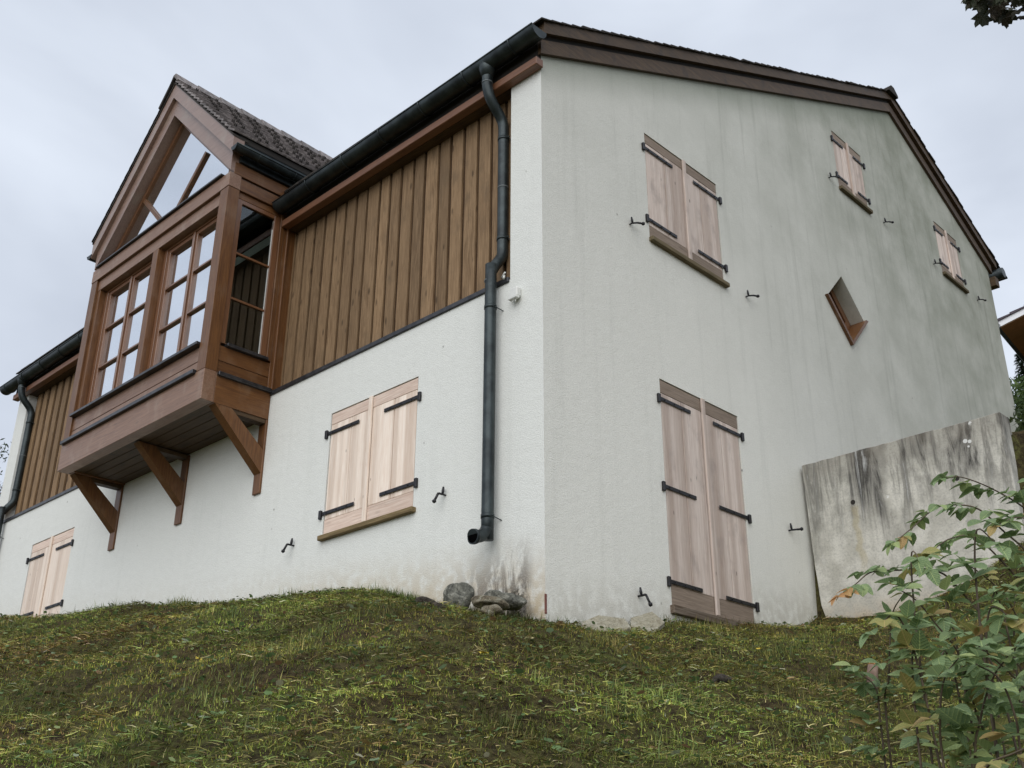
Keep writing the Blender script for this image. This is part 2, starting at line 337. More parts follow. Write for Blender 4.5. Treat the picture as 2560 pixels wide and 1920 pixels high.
M['leaf_y'] = leaf_mat('yellowing_leaf', [(0.0, (0.20, 0.26, 0.08)), (0.6, (0.30, 0.31, 0.09)), (1.0, (0.42, 0.27, 0.12))])
M['leaf_o'] = leaf_mat('orange_leaf', [(0.0, (0.45, 0.22, 0.10)), (1.0, (0.50, 0.33, 0.13))])
M['leaf_m'] = leaf_mat('dark_maple_leaf', [(0.0, (0.020, 0.030, 0.014)), (0.6, (0.035, 0.055, 0.022)), (1.0, (0.06, 0.04, 0.035))], trans=0.15)
M['bark'] = simple('brown_bark', (0.06, 0.042, 0.03), (0.13, 0.095, 0.07), 20, 0.85, bump=0.5)
M['stem'] = simple('reddish_stem', (0.07, 0.05, 0.035), (0.13, 0.10, 0.065), 14, 0.7)
M['yellow'] = simple('yellow_fallen_leaf', (0.55, 0.42, 0.05), (0.72, 0.58, 0.10), 12, 0.6)
M['cream'] = simple('cream_fallen_leaf', (0.55, 0.48, 0.22), (0.68, 0.60, 0.34), 12, 0.6)

# ------------------------------------------------------------------ terrain
CP = [(-.04, 0, .02), (-.4, 0, .12), (-.97, 0, .255), (-1.34, 0, .34), (-1.56, 0, .43), (-1.9, 0, .53), (-2.7, 0, .62), (-3.7, 0, .66), (-6, 0, .72), (-9, 0, .76), (-13, 0, .8),
      (-.97, -1.3, .10), (-1.75, -1.3, .24), (-2.61, -1.3, .365), (-3.42, -1.3, .455), (-4.83, -1.3, .62), (-6.9, -1.3, .835), (-7.87, -1.3, .955), (-11, -1.3, 1.25),
      (0, .9, .13), (0, 1.6, .26), (0, 2.4, .35), (0, 3.2, .45), (0, 4.1, .585), (.1, 4.36, .72), (.6, 4.36, .655), (1.4, 4.36, .76), (1.93, 4.36, .94), (2.33, 4.36, 1.15), (3.3, 4.36, 1.35), (5, 4.4, 1.5), (8, 4.4, 1.6),
      (.55, -.75, -.19), (1.5, -2.5, -.86), (2.5, -4.5, -1.72), (5.9, -6.4, -3.2), (0, -4, -1.10), (-3, -3, -.25), (-1.5, -2.5, -.22), (-6, -3.5, .05), (-9, -4, .3),
      (2, 2.5, -.02), (3, 0, -1.0), (3.6, 3.3, .30), (6, 0, -1.25), (4.3, -2.5, -1.95), (7, -4, -2.6), (9, -6, -3.2), (1.2, .8, -.28), (1.0, 2.4, .12), (1.4, 3.4, .36),
      (0, -9, -3.0), (-8, -9, -1.9), (-16, -3, .8), (5.9, -11, -4.9), (-30, -5, 1.5), (30, -5, -2.5), (-30, -40, -12), (30, -40, -16), (30, 4, 2), (-30, 4, 3)]
CPa = np.array(CP, float)
def _k(r2): return np.where(r2 > 1e-12, 0.5 * r2 * np.log(r2 + 1e-300), 0.0)
_n = len(CPa); _A = np.zeros((_n + 3, _n + 3)); _d = ((CPa[:, None, :2] - CPa[None, :, :2]) ** 2).sum(2)
_A[:_n, :_n] = _k(_d) + np.eye(_n) * 0.002; _P = np.c_[np.ones(_n), CPa[:, :2]]; _A[:_n, _n:] = _P; _A[_n:, :_n] = _P.T
_w = np.linalg.solve(_A, np.r_[CPa[:, 2], 0, 0, 0])
def vnoise(x, y, f, seed):
    r = np.random.default_rng(seed).random((256, 256)); X = x * f + 1000; Y = y * f + 1000
    xi = np.floor(X).astype(int); yi = np.floor(Y).astype(int); u = X - xi; v = Y - yi; u = u * u * (3 - 2 * u); v = v * v * (3 - 2 * v)
    g = lambda a, b: r[a % 256, b % 256]
    return (g(xi, yi) * (1 - u) + g(xi + 1, yi) * u) * (1 - v) + (g(xi, yi + 1) * (1 - u) + g(xi + 1, yi + 1) * u) * v - 0.5
def sstep(t): t = np.clip(t, 0, 1); return t * t * (3 - 2 * t)
def gz(x, y):
    x = np.asarray(x, float); y = np.asarray(y, float); sh = x.shape; x = x.ravel(); y = y.ravel()
    xc = np.clip(x, -30, 30); yc = np.clip(y, -40, 4.6)
    z = np.full(x.shape, _w[_n]) + _w[_n + 1] * xc + _w[_n + 2] * yc
    for i in range(_n): z += _w[i] * _k((xc - CPa[i, 0]) ** 2 + (yc - CPa[i, 1]) ** 2)
    back = np.interp(y, [4.4, 12.1, 26, 60, 400], [2.30, 4.55, 10.6, 20, 90])
    w = sstep((y - 4.42) / (0.12 + 2.2 * np.clip(x - 2.33, 0, 3) + 2.5 * np.clip(-12.4 - x, 0, 2)))
    near = np.exp(-((x - 1) ** 2 + (y + 2) ** 2) / 120)
    z = z * (1 - w) + back * w
    dist = np.minimum(np.hypot(np.maximum(x, 0), np.maximum(-y, 0)) , 1.0)
    am = np.where((y > 0) & (x < 0), 0.0, np.clip(0.15 + 1.2 * dist, 0, 1))
    z += near * am * (0.12 * vnoise(x, y, 1.3, 1) + 0.09 * vnoise(x, y, 3.7, 2) + 0.055 * vnoise(x, y, 10, 3))
    z += 0.035 * np.exp(-(((x + 2.2) / .5) ** 2 + ((y + .35) / .3) ** 2))
    return z.reshape(sh)
def g1(x, y): return float(gz(np.array([x]), np.array([y]))[0])

def axis_pts(lo, hi, a, b, step, grow=1.25):
    mid = list(np.arange(a, b + 1e-6, step)); l = []; s = step; p = a
    while p > lo: s *= grow; p -= s; l.append(p)
    r = []; s = step; p = b
    while p < hi: s *= grow; p += s; r.append(p)
    return np.array(l[::-1] + mid + r)
xs = axis_pts(-400, 400, -12.5, 7.5, 0.07); ys = axis_pts(-400, 400, -7.0, 4.9, 0.07)
X, Y = np.meshgrid(xs, ys); Z = gz(X, Y)
nx, ny = len(xs), len(ys)
vert = np.c_[X.ravel(), Y.ravel(), Z.ravel()]
ii = (np.arange(ny - 1)[:, None] * nx + np.arange(nx - 1)[None, :]).ravel()
quads = np.c_[ii, ii + 1, ii + 1 + nx, ii + nx]
def mesh_np(name, V, Fq, mat, col=None, smooth=False):
    me = bpy.data.meshes.new(name); k = Fq.shape[1]
    me.vertices.add(len(V)); me.vertices.foreach_set('co', V.astype(np.float32).ravel())
    me.loops.add(Fq.size); me.loops.foreach_set('vertex_index', Fq.astype(np.int32).ravel())
    me.polygons.add(len(Fq)); me.polygons.foreach_set('loop_start', (np.arange(len(Fq)) * k).astype(np.int32)); me.polygons.foreach_set('loop_total', np.full(len(Fq), k, np.int32))
    me.materials.append(mat)
    if smooth: me.polygons.foreach_set('use_smooth', np.ones(len(Fq), bool))
    me.update(calc_edges=True)
    if col is not None:
        at = me.color_attributes.new('col', 'FLOAT_COLOR', 'POINT'); at.data.foreach_set('color', np.c_[col, np.ones(len(col))].astype(np.float32).ravel())
    return me
gr = link('ground', mesh_np('ground', vert, quads, M['ground'], smooth=True)); tag(gr, kind='structure')

# ------------------------------------------------------------------ HOUSE
house = empty('house'); tag(house, 'white roughcast house with brown timber bay window and closed larch shutters', 'house')
XL, WY, RY, RZ, SL = -12.38, 12.17, 8.72, 10.0, 0.4815      # left end, depth, ridge y, wall ridge z, roof slope
ZW = 5.80
def wallpoly(name, outer, holes, toworld, depth, mat, parent, revmat=None):
    """flat wall with real openings; reveals run inwards by depth along -n"""
    me = MB(); bm = me.bm; loops = [outer] + holes; vv = []
    flat = [Vector((p[0], p[1], 0)) for l in loops for p in l]
    tri = tessellate_polygon([[Vector((p[0], p[1], 0)) for p in l] for l in loops])
    vs_ = [bm.verts.new(toworld(p.x, p.y, 0)) for p in flat]
    for t in tri:
        try: bm.faces.new([vs_[i] for i in t])
        except ValueError: pass
    for h in holes:
        n = len(h)
        for i in range(n):
            a, b = h[i], h[(i + 1) % n]
            bm.faces.new([bm.verts.new(toworld(*a, 0)), bm.verts.new(toworld(*b, 0)), bm.verts.new(toworld(*b, -depth)), bm.verts.new(toworld(*a, -depth))])
    m_ = bpy.data.meshes.new(name); bm.to_mesh(m_); bm.free(); m_.materials.append(mat); return link(name, m_, parent)
FR = lambda u, z, n: (u, -n, z)       # front facade:  u = x, outward = -y
GA = lambda u, z, n: (n, u, z)        # gable:         u = y, outward = +x
rect = lambda a, b, c, d: [(a, c), (b, c), (b, d), (a, d)]
zf = 3.35
W1 = (-3.14, -1.705, 1.36, 2.74)      # front shutters
W2 = (-10.64, -9.235, .50, 2.71)      # tall left shutters
front_outer = [(XL, -1.0), (0, -1.0), (0, 5.72), (-.42, 5.72), (-.42, zf), (-12.0, zf), (-12.0, 5.72), (XL, 5.72)]
wallpoly('wall', front_outer, [rect(*W1), rect(*W2)], FR, .12, M['stucco'], house)
G1 = (1.70, 3.105, 4.40, 5.765); G2 = (1.73, 3.135, .45, 2.75); G3 = (6.455, 7.36, 7.39, 8.40); G4 = (9.92, 10.82, 7.385, 8.397)
DC, DH = (6.125, 5.23), .512
dia = [(DC[0], DC[1] - DH), (DC[0] + DH, DC[1]), (DC[0], DC[1] + DH), (DC[0] - DH, DC[1])]
gable_outer = [(0, -1.0), (WY, 2.0), (WY, ZW + SL * (2 * RY - WY)), (RY, ZW + SL * RY), (0, ZW)]
gab = wallpoly('wall', gable_outer, [rect(*G1), rect(*G2), rect(*G3), rect(*G4), dia], GA, .2, M['stucco_g'], house)
gab['label'] = 'greyer streaked gable wall'
# recess behind the cladding, pilaster returns, rear and left walls
b = MB()
b.quad((-12.0, .158, 3.2), (-.42, .158, 3.2), (-.42, .158, 5.9), (-12.0, .158, 5.9))
b.quad((-.42, 0, 3.35), (-.42, .158, 3.35), (-.42, .158, 5.72), (-.42, 0, 5.72)); b.quad((-12.0, 0, 3.35), (-12.0, .158, 3.35), (-12.0, .158, 5.72), (-12.0, 0, 5.72))
b.quad((-12.0, 0, 3.35), (-.42, 0, 3.35), (-.42, .158, 3.35), (-12.0, .158, 3.35))
b.quad((XL, 0, -1), (XL, WY, 2), (XL, WY, 8.13), (XL, 0, 5.8)); b.bm.faces.new([b.bm.verts.new(p) for p in ((XL, WY, 8.13), (XL, RY, 9.99), (XL, 0, 5.8))])
b.quad((XL, WY, 2), (0, WY, 2), (0, WY, 8.13), (XL, WY, 8.13))
b.build('wall', M['stucco'], house)
box('interior_floor', M['dark'], house, XL + .2, -.25, .3, WY - .3, 3.2, 3.3)
# boxed in behind openings
for (a, c, d, e) in (W1, W2): box('reveal_back', M['dark'], house, a, c, .118, .16, d, e)
for (a, c, d, e) in (G1, G2, G3, G4): box('reveal_back', M['dark'], house, -.24, -.198, a, c, d, e)
box('corner_stain_plate', simple('rusty_corner_bead', (0.16, 0.06, 0.045), (0.24, 0.10, 0.08), 30), house, -.004, .006, -.006, .012, .10, .26)

# shutters ----------------------------------------------------------
def fbox(b, f, u0, u1, z0, z1, n0, n1, bev=0.0):
    p = f(u0, z0, n0); q = f(u1, z1, n1); b.box(p[0], q[0], p[1], q[1], p[2], q[2], bev=bev)
def shutters(win, f, hz, mat, railmat, topr, botr, sill, cover, n_pl=2, label=None, front=True, silln=.055, striplen=.50, sill_ext=.012):
    u0, u1, z0, z1 = win; um = (u0 + u1) / 2; g = 0.012
    for s, (a, c) in enumerate(((u0 + g, um - .004), (um + .004, u1 - g))):
        b = MB(); fbox(b, f, a + .01, c - .01, z0 + .02, z1 - .03, -.060, -.047); sh = b.build('shutter', M['clad_under'], house)
        for q0, q1 in ((z1 - topr, z1 - g), (z0 + .004, z0 + botr)):
            b = MB(); fbox(b, f, a, c, q0, q1, -.045, -.004, .003); b.build('rail', railmat, sh)
        if label: sh['label'] = label
        wdt = (c - a) / n_pl
        for k in range(n_pl):
            b = MB(); fbox(b, f, a + k * wdt + .004, a + (k + 1) * wdt - .004, z0 + botr + .003, z1 - topr - .003, -.044, -.004 + random.uniform(-.002, .001), .003)
            b.build('plank', mat, sh)
        for z in hz:
            b = MB()
            e = a - .055 if s == 0 else c + .055; t = a + striplen * (c - a) / .70 if s == 0 else c - striplen * (c - a) / .70
            lo, hi = min(e, t), max(e, t); fbox(b, f, lo, hi, z - .020, z + .020, .004, .012, .003)
            fbox(b, f, e - .02, e + .02, z - .055, z + .04, .0005, .028, .004)
            for q in range(3):
                uu = lo + (hi - lo) * (.18 + .3 * q); p = f(uu, z, .014); b.ball(p, .009, 1)
            b.build('hinge_strap', M['iron'], sh)
    b = MB(); cw = .028
    fbox(b, f, um + cover - cw, um + cover + cw, z0 + .012, z1 - .004, -.003, .02, .004); cs = b.build('cover_strip', M['larch'] if front else M['larchg'], house)
    if sill:
        b = MB(); fbox(b, f, u0 - sill_ext, u1 + (.045 if front else .03), z0 - .055, z0 - .002, -.10, silln, .006); b.build('window_sill', M['sill_x'] if front else M['sill_y'], house)
shutters(W1, FR, (2.509, 1.604), M['larch'], M['larch_x'], .135, .17, True, -.02, label='pale new larch shutter')
shutters(W2, FR, (2.47, 1.60), M['larch'], M['larch_x'], .135, .17, False, -.0)
shutters(G1, GA, (5.555, 4.62), M['larchg'], M['larchg_y'], .13, .155, True, .03, front=False)
shutters(G2, GA, (2.525, 1.599, .668), M['larchg'], M['larchg_y'], .15, .19, False, .03, front=False)
shutters(G3, GA, (8.23, 7.58), M['larchg'], M['larchg_y'], .13, .15, True, .0, front=False, striplen=.46)
shutters(G4, GA, (8.23, 7.58), M['larchg'], M['larchg_y'], .13, .15, True, .0, front=False, striplen=.46)
b = MB(); fbox(b, GA, 1.70, 3.12, .365, .446, -.1, .05, .006); o = b.build('window_sill', wood('flaking_sill', (0.10, 0.065, 0.04), (0.30, 0.25, 0.20), 'y', 0.8, 0, 0.2), house); o['label'] = 'flaking painted sill at the foot of the tall shutters'

# shutter hooks -----------------------------------------------------
def hook(p, n, side, droop):
    """p wall point, n outward, side along wall"""
    p = Vector(p); n = Vector(n); s = Vector(side); z = Vector((0, 0, 1)); b = MB()
    b.tube([p - n * .01, p + n * .045], .009, 6)
    b.tube([p + n * .04 + z * .0, p + n * .035 + z * .035, p + n * .03 + z * .075], [.011, .015, .009], 6)
    e = p + n * .075 + s * .03 + z * .008
    q = e + s * .035 + n * .03 - z * droop
    b.tube([p + n * .04, e], .011, 6); b.tube([e, q], .012, 6); b.ball(q, .023, 1)
    b.build('shutter_hook', M['iron'], house)
hook((-1.244, 0, 1.38), (0, -1, 0), (-.6, 0, 0), .08); hook((-3.634, 0, 1.356), (0, -1, 0), (-.6, 0, 0), .08)
for p, d in (((0, 1.356, 4.40), .0), ((0, 3.546, 4.40), .0), ((0, 6.154, 7.39), .0), ((0, 7.83, 7.393), .0), ((0, 9.581, 7.395), .0), ((0, 11.312, 7.392), .01), ((0, 1.224, .446), .09), ((0, 3.984, 1.64), -.01)):
    hook(p, (1, 0, 0), (0, .6 if d > .05 else 1.5, 0), d)

# diamond window ----------------------------------------------------
def diamond_bar(b, h0, h1, x0, x1, sides=(0, 1, 2, 3)):
    """square ring turned by 45 degrees between half-diagonals h0 (inner) and h1 (outer)"""
    D = [(0, -1), (1, 0), (0, 1), (-1, 0)]
    for i in sides:
        a, c = D[i], D[(i + 1) % 4]
        P = [(x0, DC[0] + a[0] * h1, DC[1] + a[1] * h1), (x0, DC[0] + c[0] * h1, DC[1] + c[1] * h1), (x0, DC[0] + c[0] * h0, DC[1] + c[1] * h0), (x0, DC[0] + a[0] * h0, DC[1] + a[1] * h0)]
        b.prism(P, (x1 - x0, 0, 0))
b = MB(); diamond_bar(b, .36, .508, -.26, -.195); dw = b.build('diamond_window', M['frame'], house)
b = MB(); b.prism([(-.235, DC[0], DC[1] - .362), (-.235, DC[0] + .362, DC[1]), (-.235, DC[0], DC[1] + .362), (-.235, DC[0] - .362, DC[1])], (.008, 0, 0)); b.build('pane', M['glass_side'], dw)
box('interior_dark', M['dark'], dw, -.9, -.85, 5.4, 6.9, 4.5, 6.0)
for i in (0, 3):
    b = MB(); D = [(0, -1), (1, 0), (0, 1), (-1, 0)]; a, c = D[i], D[(i + 1) % 4]
    h1, h0 = DH + .052, DH - .008
    e = .0 if i == 0 else .0
    P = [(.045, DC[0] + a[0] * h1, DC[1] + a[1] * h1), (.045, DC[0] + c[0] * h1, DC[1] + c[1] * h1), (.045, DC[0] + c[0] * h0, DC[1] + c[1] * h0), (.045, DC[0] + a[0] * h0, DC[1] + a[1] * h0)]
    b.prism(P, (-.235, 0, 0)); b.build('sill', M['stain_y'], dw)

# cladding ----------------------------------------------------------
clad = MB(); clad.box(-12.0, -.42, .146, .157, 3.36, 5.75); clad = clad.build('timber_cladding', M['clad_under'], house)
def board_mesh(w, h, t, seed):
    r = random.Random(seed); bm = bmesh.new(); n = 9; L_, R_ = [], []
    for i in range(n + 1):
        z = h * i / n; L_.append((-w / 2 + r.uniform(-.0035, .0035), z)); R_.append((w / 2 + r.uniform(-.0035, .0035), z))
    def V(p, y): return bm.verts.new((p[0], y, p[1]))
    lf = [V(p, -t) for p in L_]; rf = [V(p, -t + .001) for p in R_]; lb = [V(p, 0) for p in L_]; rb = [V(p, 0) for p in R_]
    for i in range(n):
        bm.faces.new((lf[i], rf[i], rf[i + 1], lf[i + 1])); bm.faces.new((rf[i], rb[i], rb[i + 1], rf[i + 1])); bm.faces.new((lb[i], lf[i], lf[i + 1], lb[i + 1]))
    bm.faces.new((lf[0], lb[0], rb[0], rf[0])); bm.faces.new((lf[-1], rf[-1], rb[-1], lb[-1]))
    bmesh.ops.recalc_face_normals(bm, faces=bm.faces)
    me = bpy.data.meshes.new('board'); bm.to_mesh(me); bm.free(); me.materials.append(M['clad']); return me
BV = [board_mesh(.176, 2.36, .024, s) for s in range(6)]
gaps = [-.82, -1.03, -1.248, -1.458, -1.654, -1.886, -2.08, -2.295, -2.49, -2.68, -2.92]
while gaps[-1] > -4.2: gaps.append(gaps[-1] - .207)
gaps = [-.61] + gaps; edges = [-.42] + gaps + [-4.42]
for i in range(len(edges) - 1):
    a, c = edges[i], edges[i + 1]; o = link('board', BV[i % 6], clad, ((a + c) / 2, .1455 + random.uniform(-.004, .002), 3.375)); o.scale.x = (abs(a - c) - .046) / .176
x = -11.93
while x < -8.0:
    o = link('board', BV[random.randrange(6)], clad, (x + .085, .1455, 3.375)); o.scale.x = .90; x += .262
for a, c in ((-4.40, -.43), (-12.0, -7.97)): box('flashing_strip', M['flash'], house, a, c, -.022, .12, 3.325, 3.378, .004)

# eaves -------------------------------------------------------------
for a, c, e in ((-4.38, .035, -.421), (-12.45, -7.98, -7.98)):
    box('eave_beam', M['rafter'], house, a, c, -.105, -.002, 5.62, 5.715, .006)
    box('eave_soffit', M['beam_x'], house, max(a, -11.999), e, .0, .17, 5.622, 5.66)
b = MB()
for a, c in ((-4.38, -.002), (-12.5, -7.98)): box('fascia_board', M['dark'], house, a, c, -.05, .17, 5.717, 6.05)  # fascia coloured near black to paint in the shade behind the gutter

def gutter_mesh(x0, x1, y, z0, z1, r):
    """half round gutter along x with rolled rim and closed ends"""
    b = MB(); seg = 12; rings = []
    for t in range(9):
        u = t / 8; x = x0 + (x1 - x0) * u; z = z0 + (z1 - z0) * u
        rings.append([b.bm.verts.new((x, y - r * math.cos(math.pi * k / seg), z - r * math.sin(math.pi * k / seg))) for k in range(seg + 1)])
    for i in range(8):
        for k in range(seg):
            f = b.bm.faces.new((rings[i][k], rings[i + 1][k], rings[i + 1][k + 1], rings[i][k + 1])); f.smooth = True
    for R_ in (rings[0], rings[-1]): b.bm.faces.new([b.bm.verts.new(v.co) for v in R_])
    b.tube([(x0, y - r, z0), (x1, y - r, z1)], .010, 6)
    return b
GR = .108
def main_gutter(x0, x1, z0, z1, brs):
    g = gutter_mesh(x0, x1, -.172, z0, z1, GR).build('gutter', M['copper'], house)
    for bx in brs:
        z = z0 + (z1 - z0) * (bx - x0) / (x1 - x0); b = MB()
        b.tube([(bx, -.172 - (GR + .004) * math.cos(math.pi * k / 10), z - (GR + .004) * math.sin(math.pi * k / 10)) for k in range(11)], .010, 5); b.build('bracket', M['copper'], g)
    return g
main_gutter(-4.37, .14, 5.895, 5.955, [-.20, -.89, -1.59, -2.28, -2.97, -3.68])
main_gutter(-12.68, -7.98, 5.875, 5.895, [-12.5, -11.8, -11.1, -10.4, -9.7, -9.0, -8.3])

def downpipe(x, zt, low, mouth=True):
    R = .056
    pts = [(x, -.178, zt - .06), (x, -.178, 5.72), (x, -.17, 5.62), (x, -.12, 5.50), (x, .02, 5.36), (x, .065, 5.27), (x, .070, 5.15), (x, .070, 3.82), (x, .060, 3.70), (x, -.03, 3.56), (x + .005, -.085, 3.46), (x + .01, -.095, 3.34), (x + .01, -.095, low)]
    if mouth: pts += [(x + .01, -.100, low - .07), (x + .01, -.135, low - .13), (x + .01, -.19, low - .165), (x + .01, -.265, low - .185)]
    b = MB(); P = []
    for i, p in enumerate(pts): P.append(p)
    b.tube(smooth_path(P[:7], 4) + smooth_path(P[7:], 4), R, 18, cap=not mouth)
    dp = b.build('downpipe', M['copper'], house)
    if mouth:
        e = Vector(pts[-1]); b = MB(); b.tube([e + Vector((0, .03, .01)), e], [.066, .068], 18); b.tube([e + Vector((0, .012, 0)), e + Vector((0, -.002, 0))], [.0655, .067], 18); b.build('outlet_rim', M['copper'], dp)
        b = MB(); b.tube([e + Vector((0, .001, .0)), e + Vector((0, -.006, 0))], [.055, .055], 16); b.build('outlet_mouth', simple('pipe_hole_shade', (.002, .002, .002), (.003, .003, .003), 2, 1.0, spec=0), dp)  # black disc painted for the shade inside the pipe
    b = MB(); b.tube([(x, -.172, zt - .005), (x, -.174, zt - .07), (x, -.178, zt - .16)], [.104, .092, .059], 18); b.build('outlet_funnel', M['copper'], dp)
    for z, y in ((5.10, .070), (3.90, .070), (3.07, -.095), (low + .03, -.095)):
        b = MB(); b.tube([(x + (.01 if y < 0 else 0), y, z - .018), (x + (.01 if y < 0 else 0), y, z + .018)], .061, 18)
        b.tube([(x + .065, y, z), (x + .085, y, z)], .009, 6); b.tube([(x + .06, y + .02, z), (x + .09, .0 if y < 0 else .14, z - .03)], .005, 5); b.build('pipe_clamp', M['copper'], dp)
    for z, y in ((4.50, .070), (3.36, -.093), (5.68, -.178)):
        b = MB(); b.tube([(x, y, z - .008), (x, y, z + .008)], .0585, 18); b.build('solder_seam', simple('grey_solder_seam', (0.10, 0.115, 0.12), (0.15, 0.165, 0.17), 20, 0.5, 0.4), dp)
downpipe(-.597, 5.92, .985); downpipe(-11.93, 5.875, .5, False)
# small white sensor box under the recess corner
b = MB(); b.box(-.37, -.27, -.065, 0, 3.10, 3.20, .012); sb = b.build('sensor_box', M['plastic'], house)
b = MB(); b.box(-.375, -.265, -.078, -.03, 3.075, 3.11, .006); b.tube([(-.34, -.05, 3.08), (-.34, -.05, 3.045)], .006, 5); b.tube([(-.30, -.05, 3.08), (-.30, -.05, 3.045)], .006, 5); b.build('hood', M['plastic'], sb)
b = MB(); b.tube([(-.47, -.03, 3.40), (-.47, -.04, 3.36)], .012, 6); b.tube([(-.52, -.02, 3.395), (-.44, -.05, 3.415)], .008, 6); b.build('cable_clip', M['plastic'], house)

# main roof ---------------------------------------------------------
roof = empty('roof'); roof.parent = house
def rake_board(x0, x1, dz0, dz1, y0, y1, mat, name, kink=True):
    zz = lambda y, d: (ZW + d + SL * (y if y <= RY else 2 * RY - y))
    b = MB(); P = [(x0, y0, zz(y0, dz0)), (x0, RY, zz(RY, dz0)), (x0, RY, zz(RY, dz1)), (x0, y0, zz(y0, dz1))]
    b.prism(P, (x1 - x0, 0, 0)); o1 = b.build(name, mat, roof)
    b = MB(); P = [(x0, RY + .001, zz(RY, dz0)), (x0, y1, zz(y1, dz0)), (x0, y1, zz(y1, dz1)), (x0, RY + .001, zz(RY, dz1))]
    b.prism(P, (x1 - x0, 0, 0)); b.build(name, mat, roof)
for xs_, sgn in ((0.001, 1), (XL - .001, -1)):
    rake_board(xs_, xs_ + sgn * .045, 0.0, .175, -.045, 12.25, M['beam_y'], 'verge_board')
    rake_board(xs_, xs_ + sgn * .03, .175, .24, -.045, 12.25, M['dark'], 'verge_shade_strip')  # near-black strip painted as the shade below the upper board
    rake_board(xs_, xs_ + sgn * .09, .235, .40, -.045, 12.42, M['beam_y'], 'verge_board')
# roof tiles: courses with stepped edges
def course_mesh(x0, x1, step, slope_sign, y_start, n, z_start, seed, jag=.006):
    r = random.Random(seed); b = MB()
    for i in range(n):
        y0 = y_start + slope_sign * i * step; y1 = y0 + slope_sign * (step + .05); z0 = z_start + SL * i * step; z1 = z0 + SL * (step + .05)
        xa = x0
        first = True
        while xa < x1 - .01:
            w = .19 if xa > x1 - 1.2 or xa < x0 + .6 else 2.0
            xb = min(x1, xa + w); j = r.uniform(-jag, jag); dx = r.uniform(-.008, .012) if xb >= x1 - .01 else 0
            P = [(xa + .002, y0, z0 + j), (xa + .002, y1, z1 - .022 + j), (xa + .002, y1, z1 - .035), (xa + .002, y0, z0 - .026)]
            b.prism(P, (xb + dx - xa - .004, 0, 0)); xa = xb
    return b
ZT = 6.215
b = course_mesh(XL - .14, .115, .165, 1, -.115, 53, ZT - .055, 1); b.bm.faces.ensure_lookup_table(); o = b.build('roof_tiles', M['tile_dark'], roof); o['kind'] = 'stuff'
b = course_mesh(XL - .14, .115, .165, -1, 2 * RY + .115 - 4.72, 24, ZT - .055 + SL * 4.72 - .0, 2); o = b.build('roof_tiles', M['tile_dark'], roof); o['kind'] = 'stuff'
b = MB()   # solid deck under the tiles
P = [(XL - .05, -.06, 6.06), (XL - .05, RY, 6.06 + SL * (RY + .06)), (XL - .05, RY, 6.15 + SL * (RY + .06)), (XL - .05, -.06, 6.15)]; b.prism(P, (12.43 - .0, 0, 0))
P = [(XL - .05, RY + .001, 6.06 + SL * (RY + .06)), (XL - .05, 12.55, 6.06 + SL * (2 * RY - 12.55)), (XL - .05, 12.55, 6.15 + SL * (2 * RY - 12.55)), (XL - .05, RY + .001, 6.15 + SL * (RY + .06))]; b.prism(P, (12.43, 0, 0))
b.build('roof_deck', M['dark'], roof)
b = MB(); RZT = ZT + SL * RY
for k in range(32):
    xa = .16 - k * .40; j = .0 if k % 2 else .006
    P = [(xa, RY - .17, RZT - .08 + .02 + j), (xa, RY - .05, RZT + .05 + j), (xa, RY + .05, RZT + .05 + j), (xa, RY + .17, RZT - .06 + j), (xa, RY + .17, RZT - .10), (xa, RY - .17, RZT - .10)]
    b.prism(P, (-.42, 0, 0))
b.build('ridge_cap', M['tile_dark'], roof)
b = MB(); b.tube([(.17, 12.50, 8.38), (-12.6, 12.50, 8.38)], .10, 12); b.build('gutter', M['copper'], house)
b = MB(); b.box(XL - .1, .10, 12.18, 12.34, 8.02, 8.20); b.build('eave_beam', M['beam_x'], house)

# ------------------------------------------------------------------ BAY WINDOW
bay = empty('bay_window', (0, 0, 0)); bay.parent = house; bay['label'] = 'brown timber bay window on struts with a steep gable roof'
XR, XLb, YF = -4.386, -7.972, -.901; XC = (XR + XLb) / 2
def bb(name, mat, *a, **k):
    k.setdefault('bev', .004); return box(name, mat, bay, *a, **k)
# floor frame and underside
bf_ = wood('sky_lit_front_board', (0.165, 0.085, 0.048), (0.27, 0.155, 0.098), 'x', 0.5, 0.3, 0.4, 0.3, grime=(0.30, 0.215, 0.16), vary=0.08)  # paler copy of the bay stain, sky light on the front put into colour
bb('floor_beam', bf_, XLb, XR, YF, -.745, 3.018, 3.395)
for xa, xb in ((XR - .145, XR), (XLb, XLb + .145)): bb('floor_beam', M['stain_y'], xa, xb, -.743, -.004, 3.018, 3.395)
ny_ = 5; wy = (.741 - .004) / ny_
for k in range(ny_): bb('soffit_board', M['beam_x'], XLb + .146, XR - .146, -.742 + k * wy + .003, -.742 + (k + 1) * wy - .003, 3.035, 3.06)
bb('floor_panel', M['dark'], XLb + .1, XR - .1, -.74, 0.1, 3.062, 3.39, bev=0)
# flashings
def angled(name, x0, x1, y0, y1, z0, z1): return bb(name, M['flash'], x0, x1, y0, y1, z0, z1, bev=.006)
angled('flashing_strip', -7.945, -4.58, -.945, -.86, 3.375, 3.43); angled('flashing_strip', XR - .06, XR + .045, -.735, -.02, 3.350, 3.400); angled('flashing_strip', XLb - .045, XLb + .06, -.735, -.02, 3.350, 3.400)
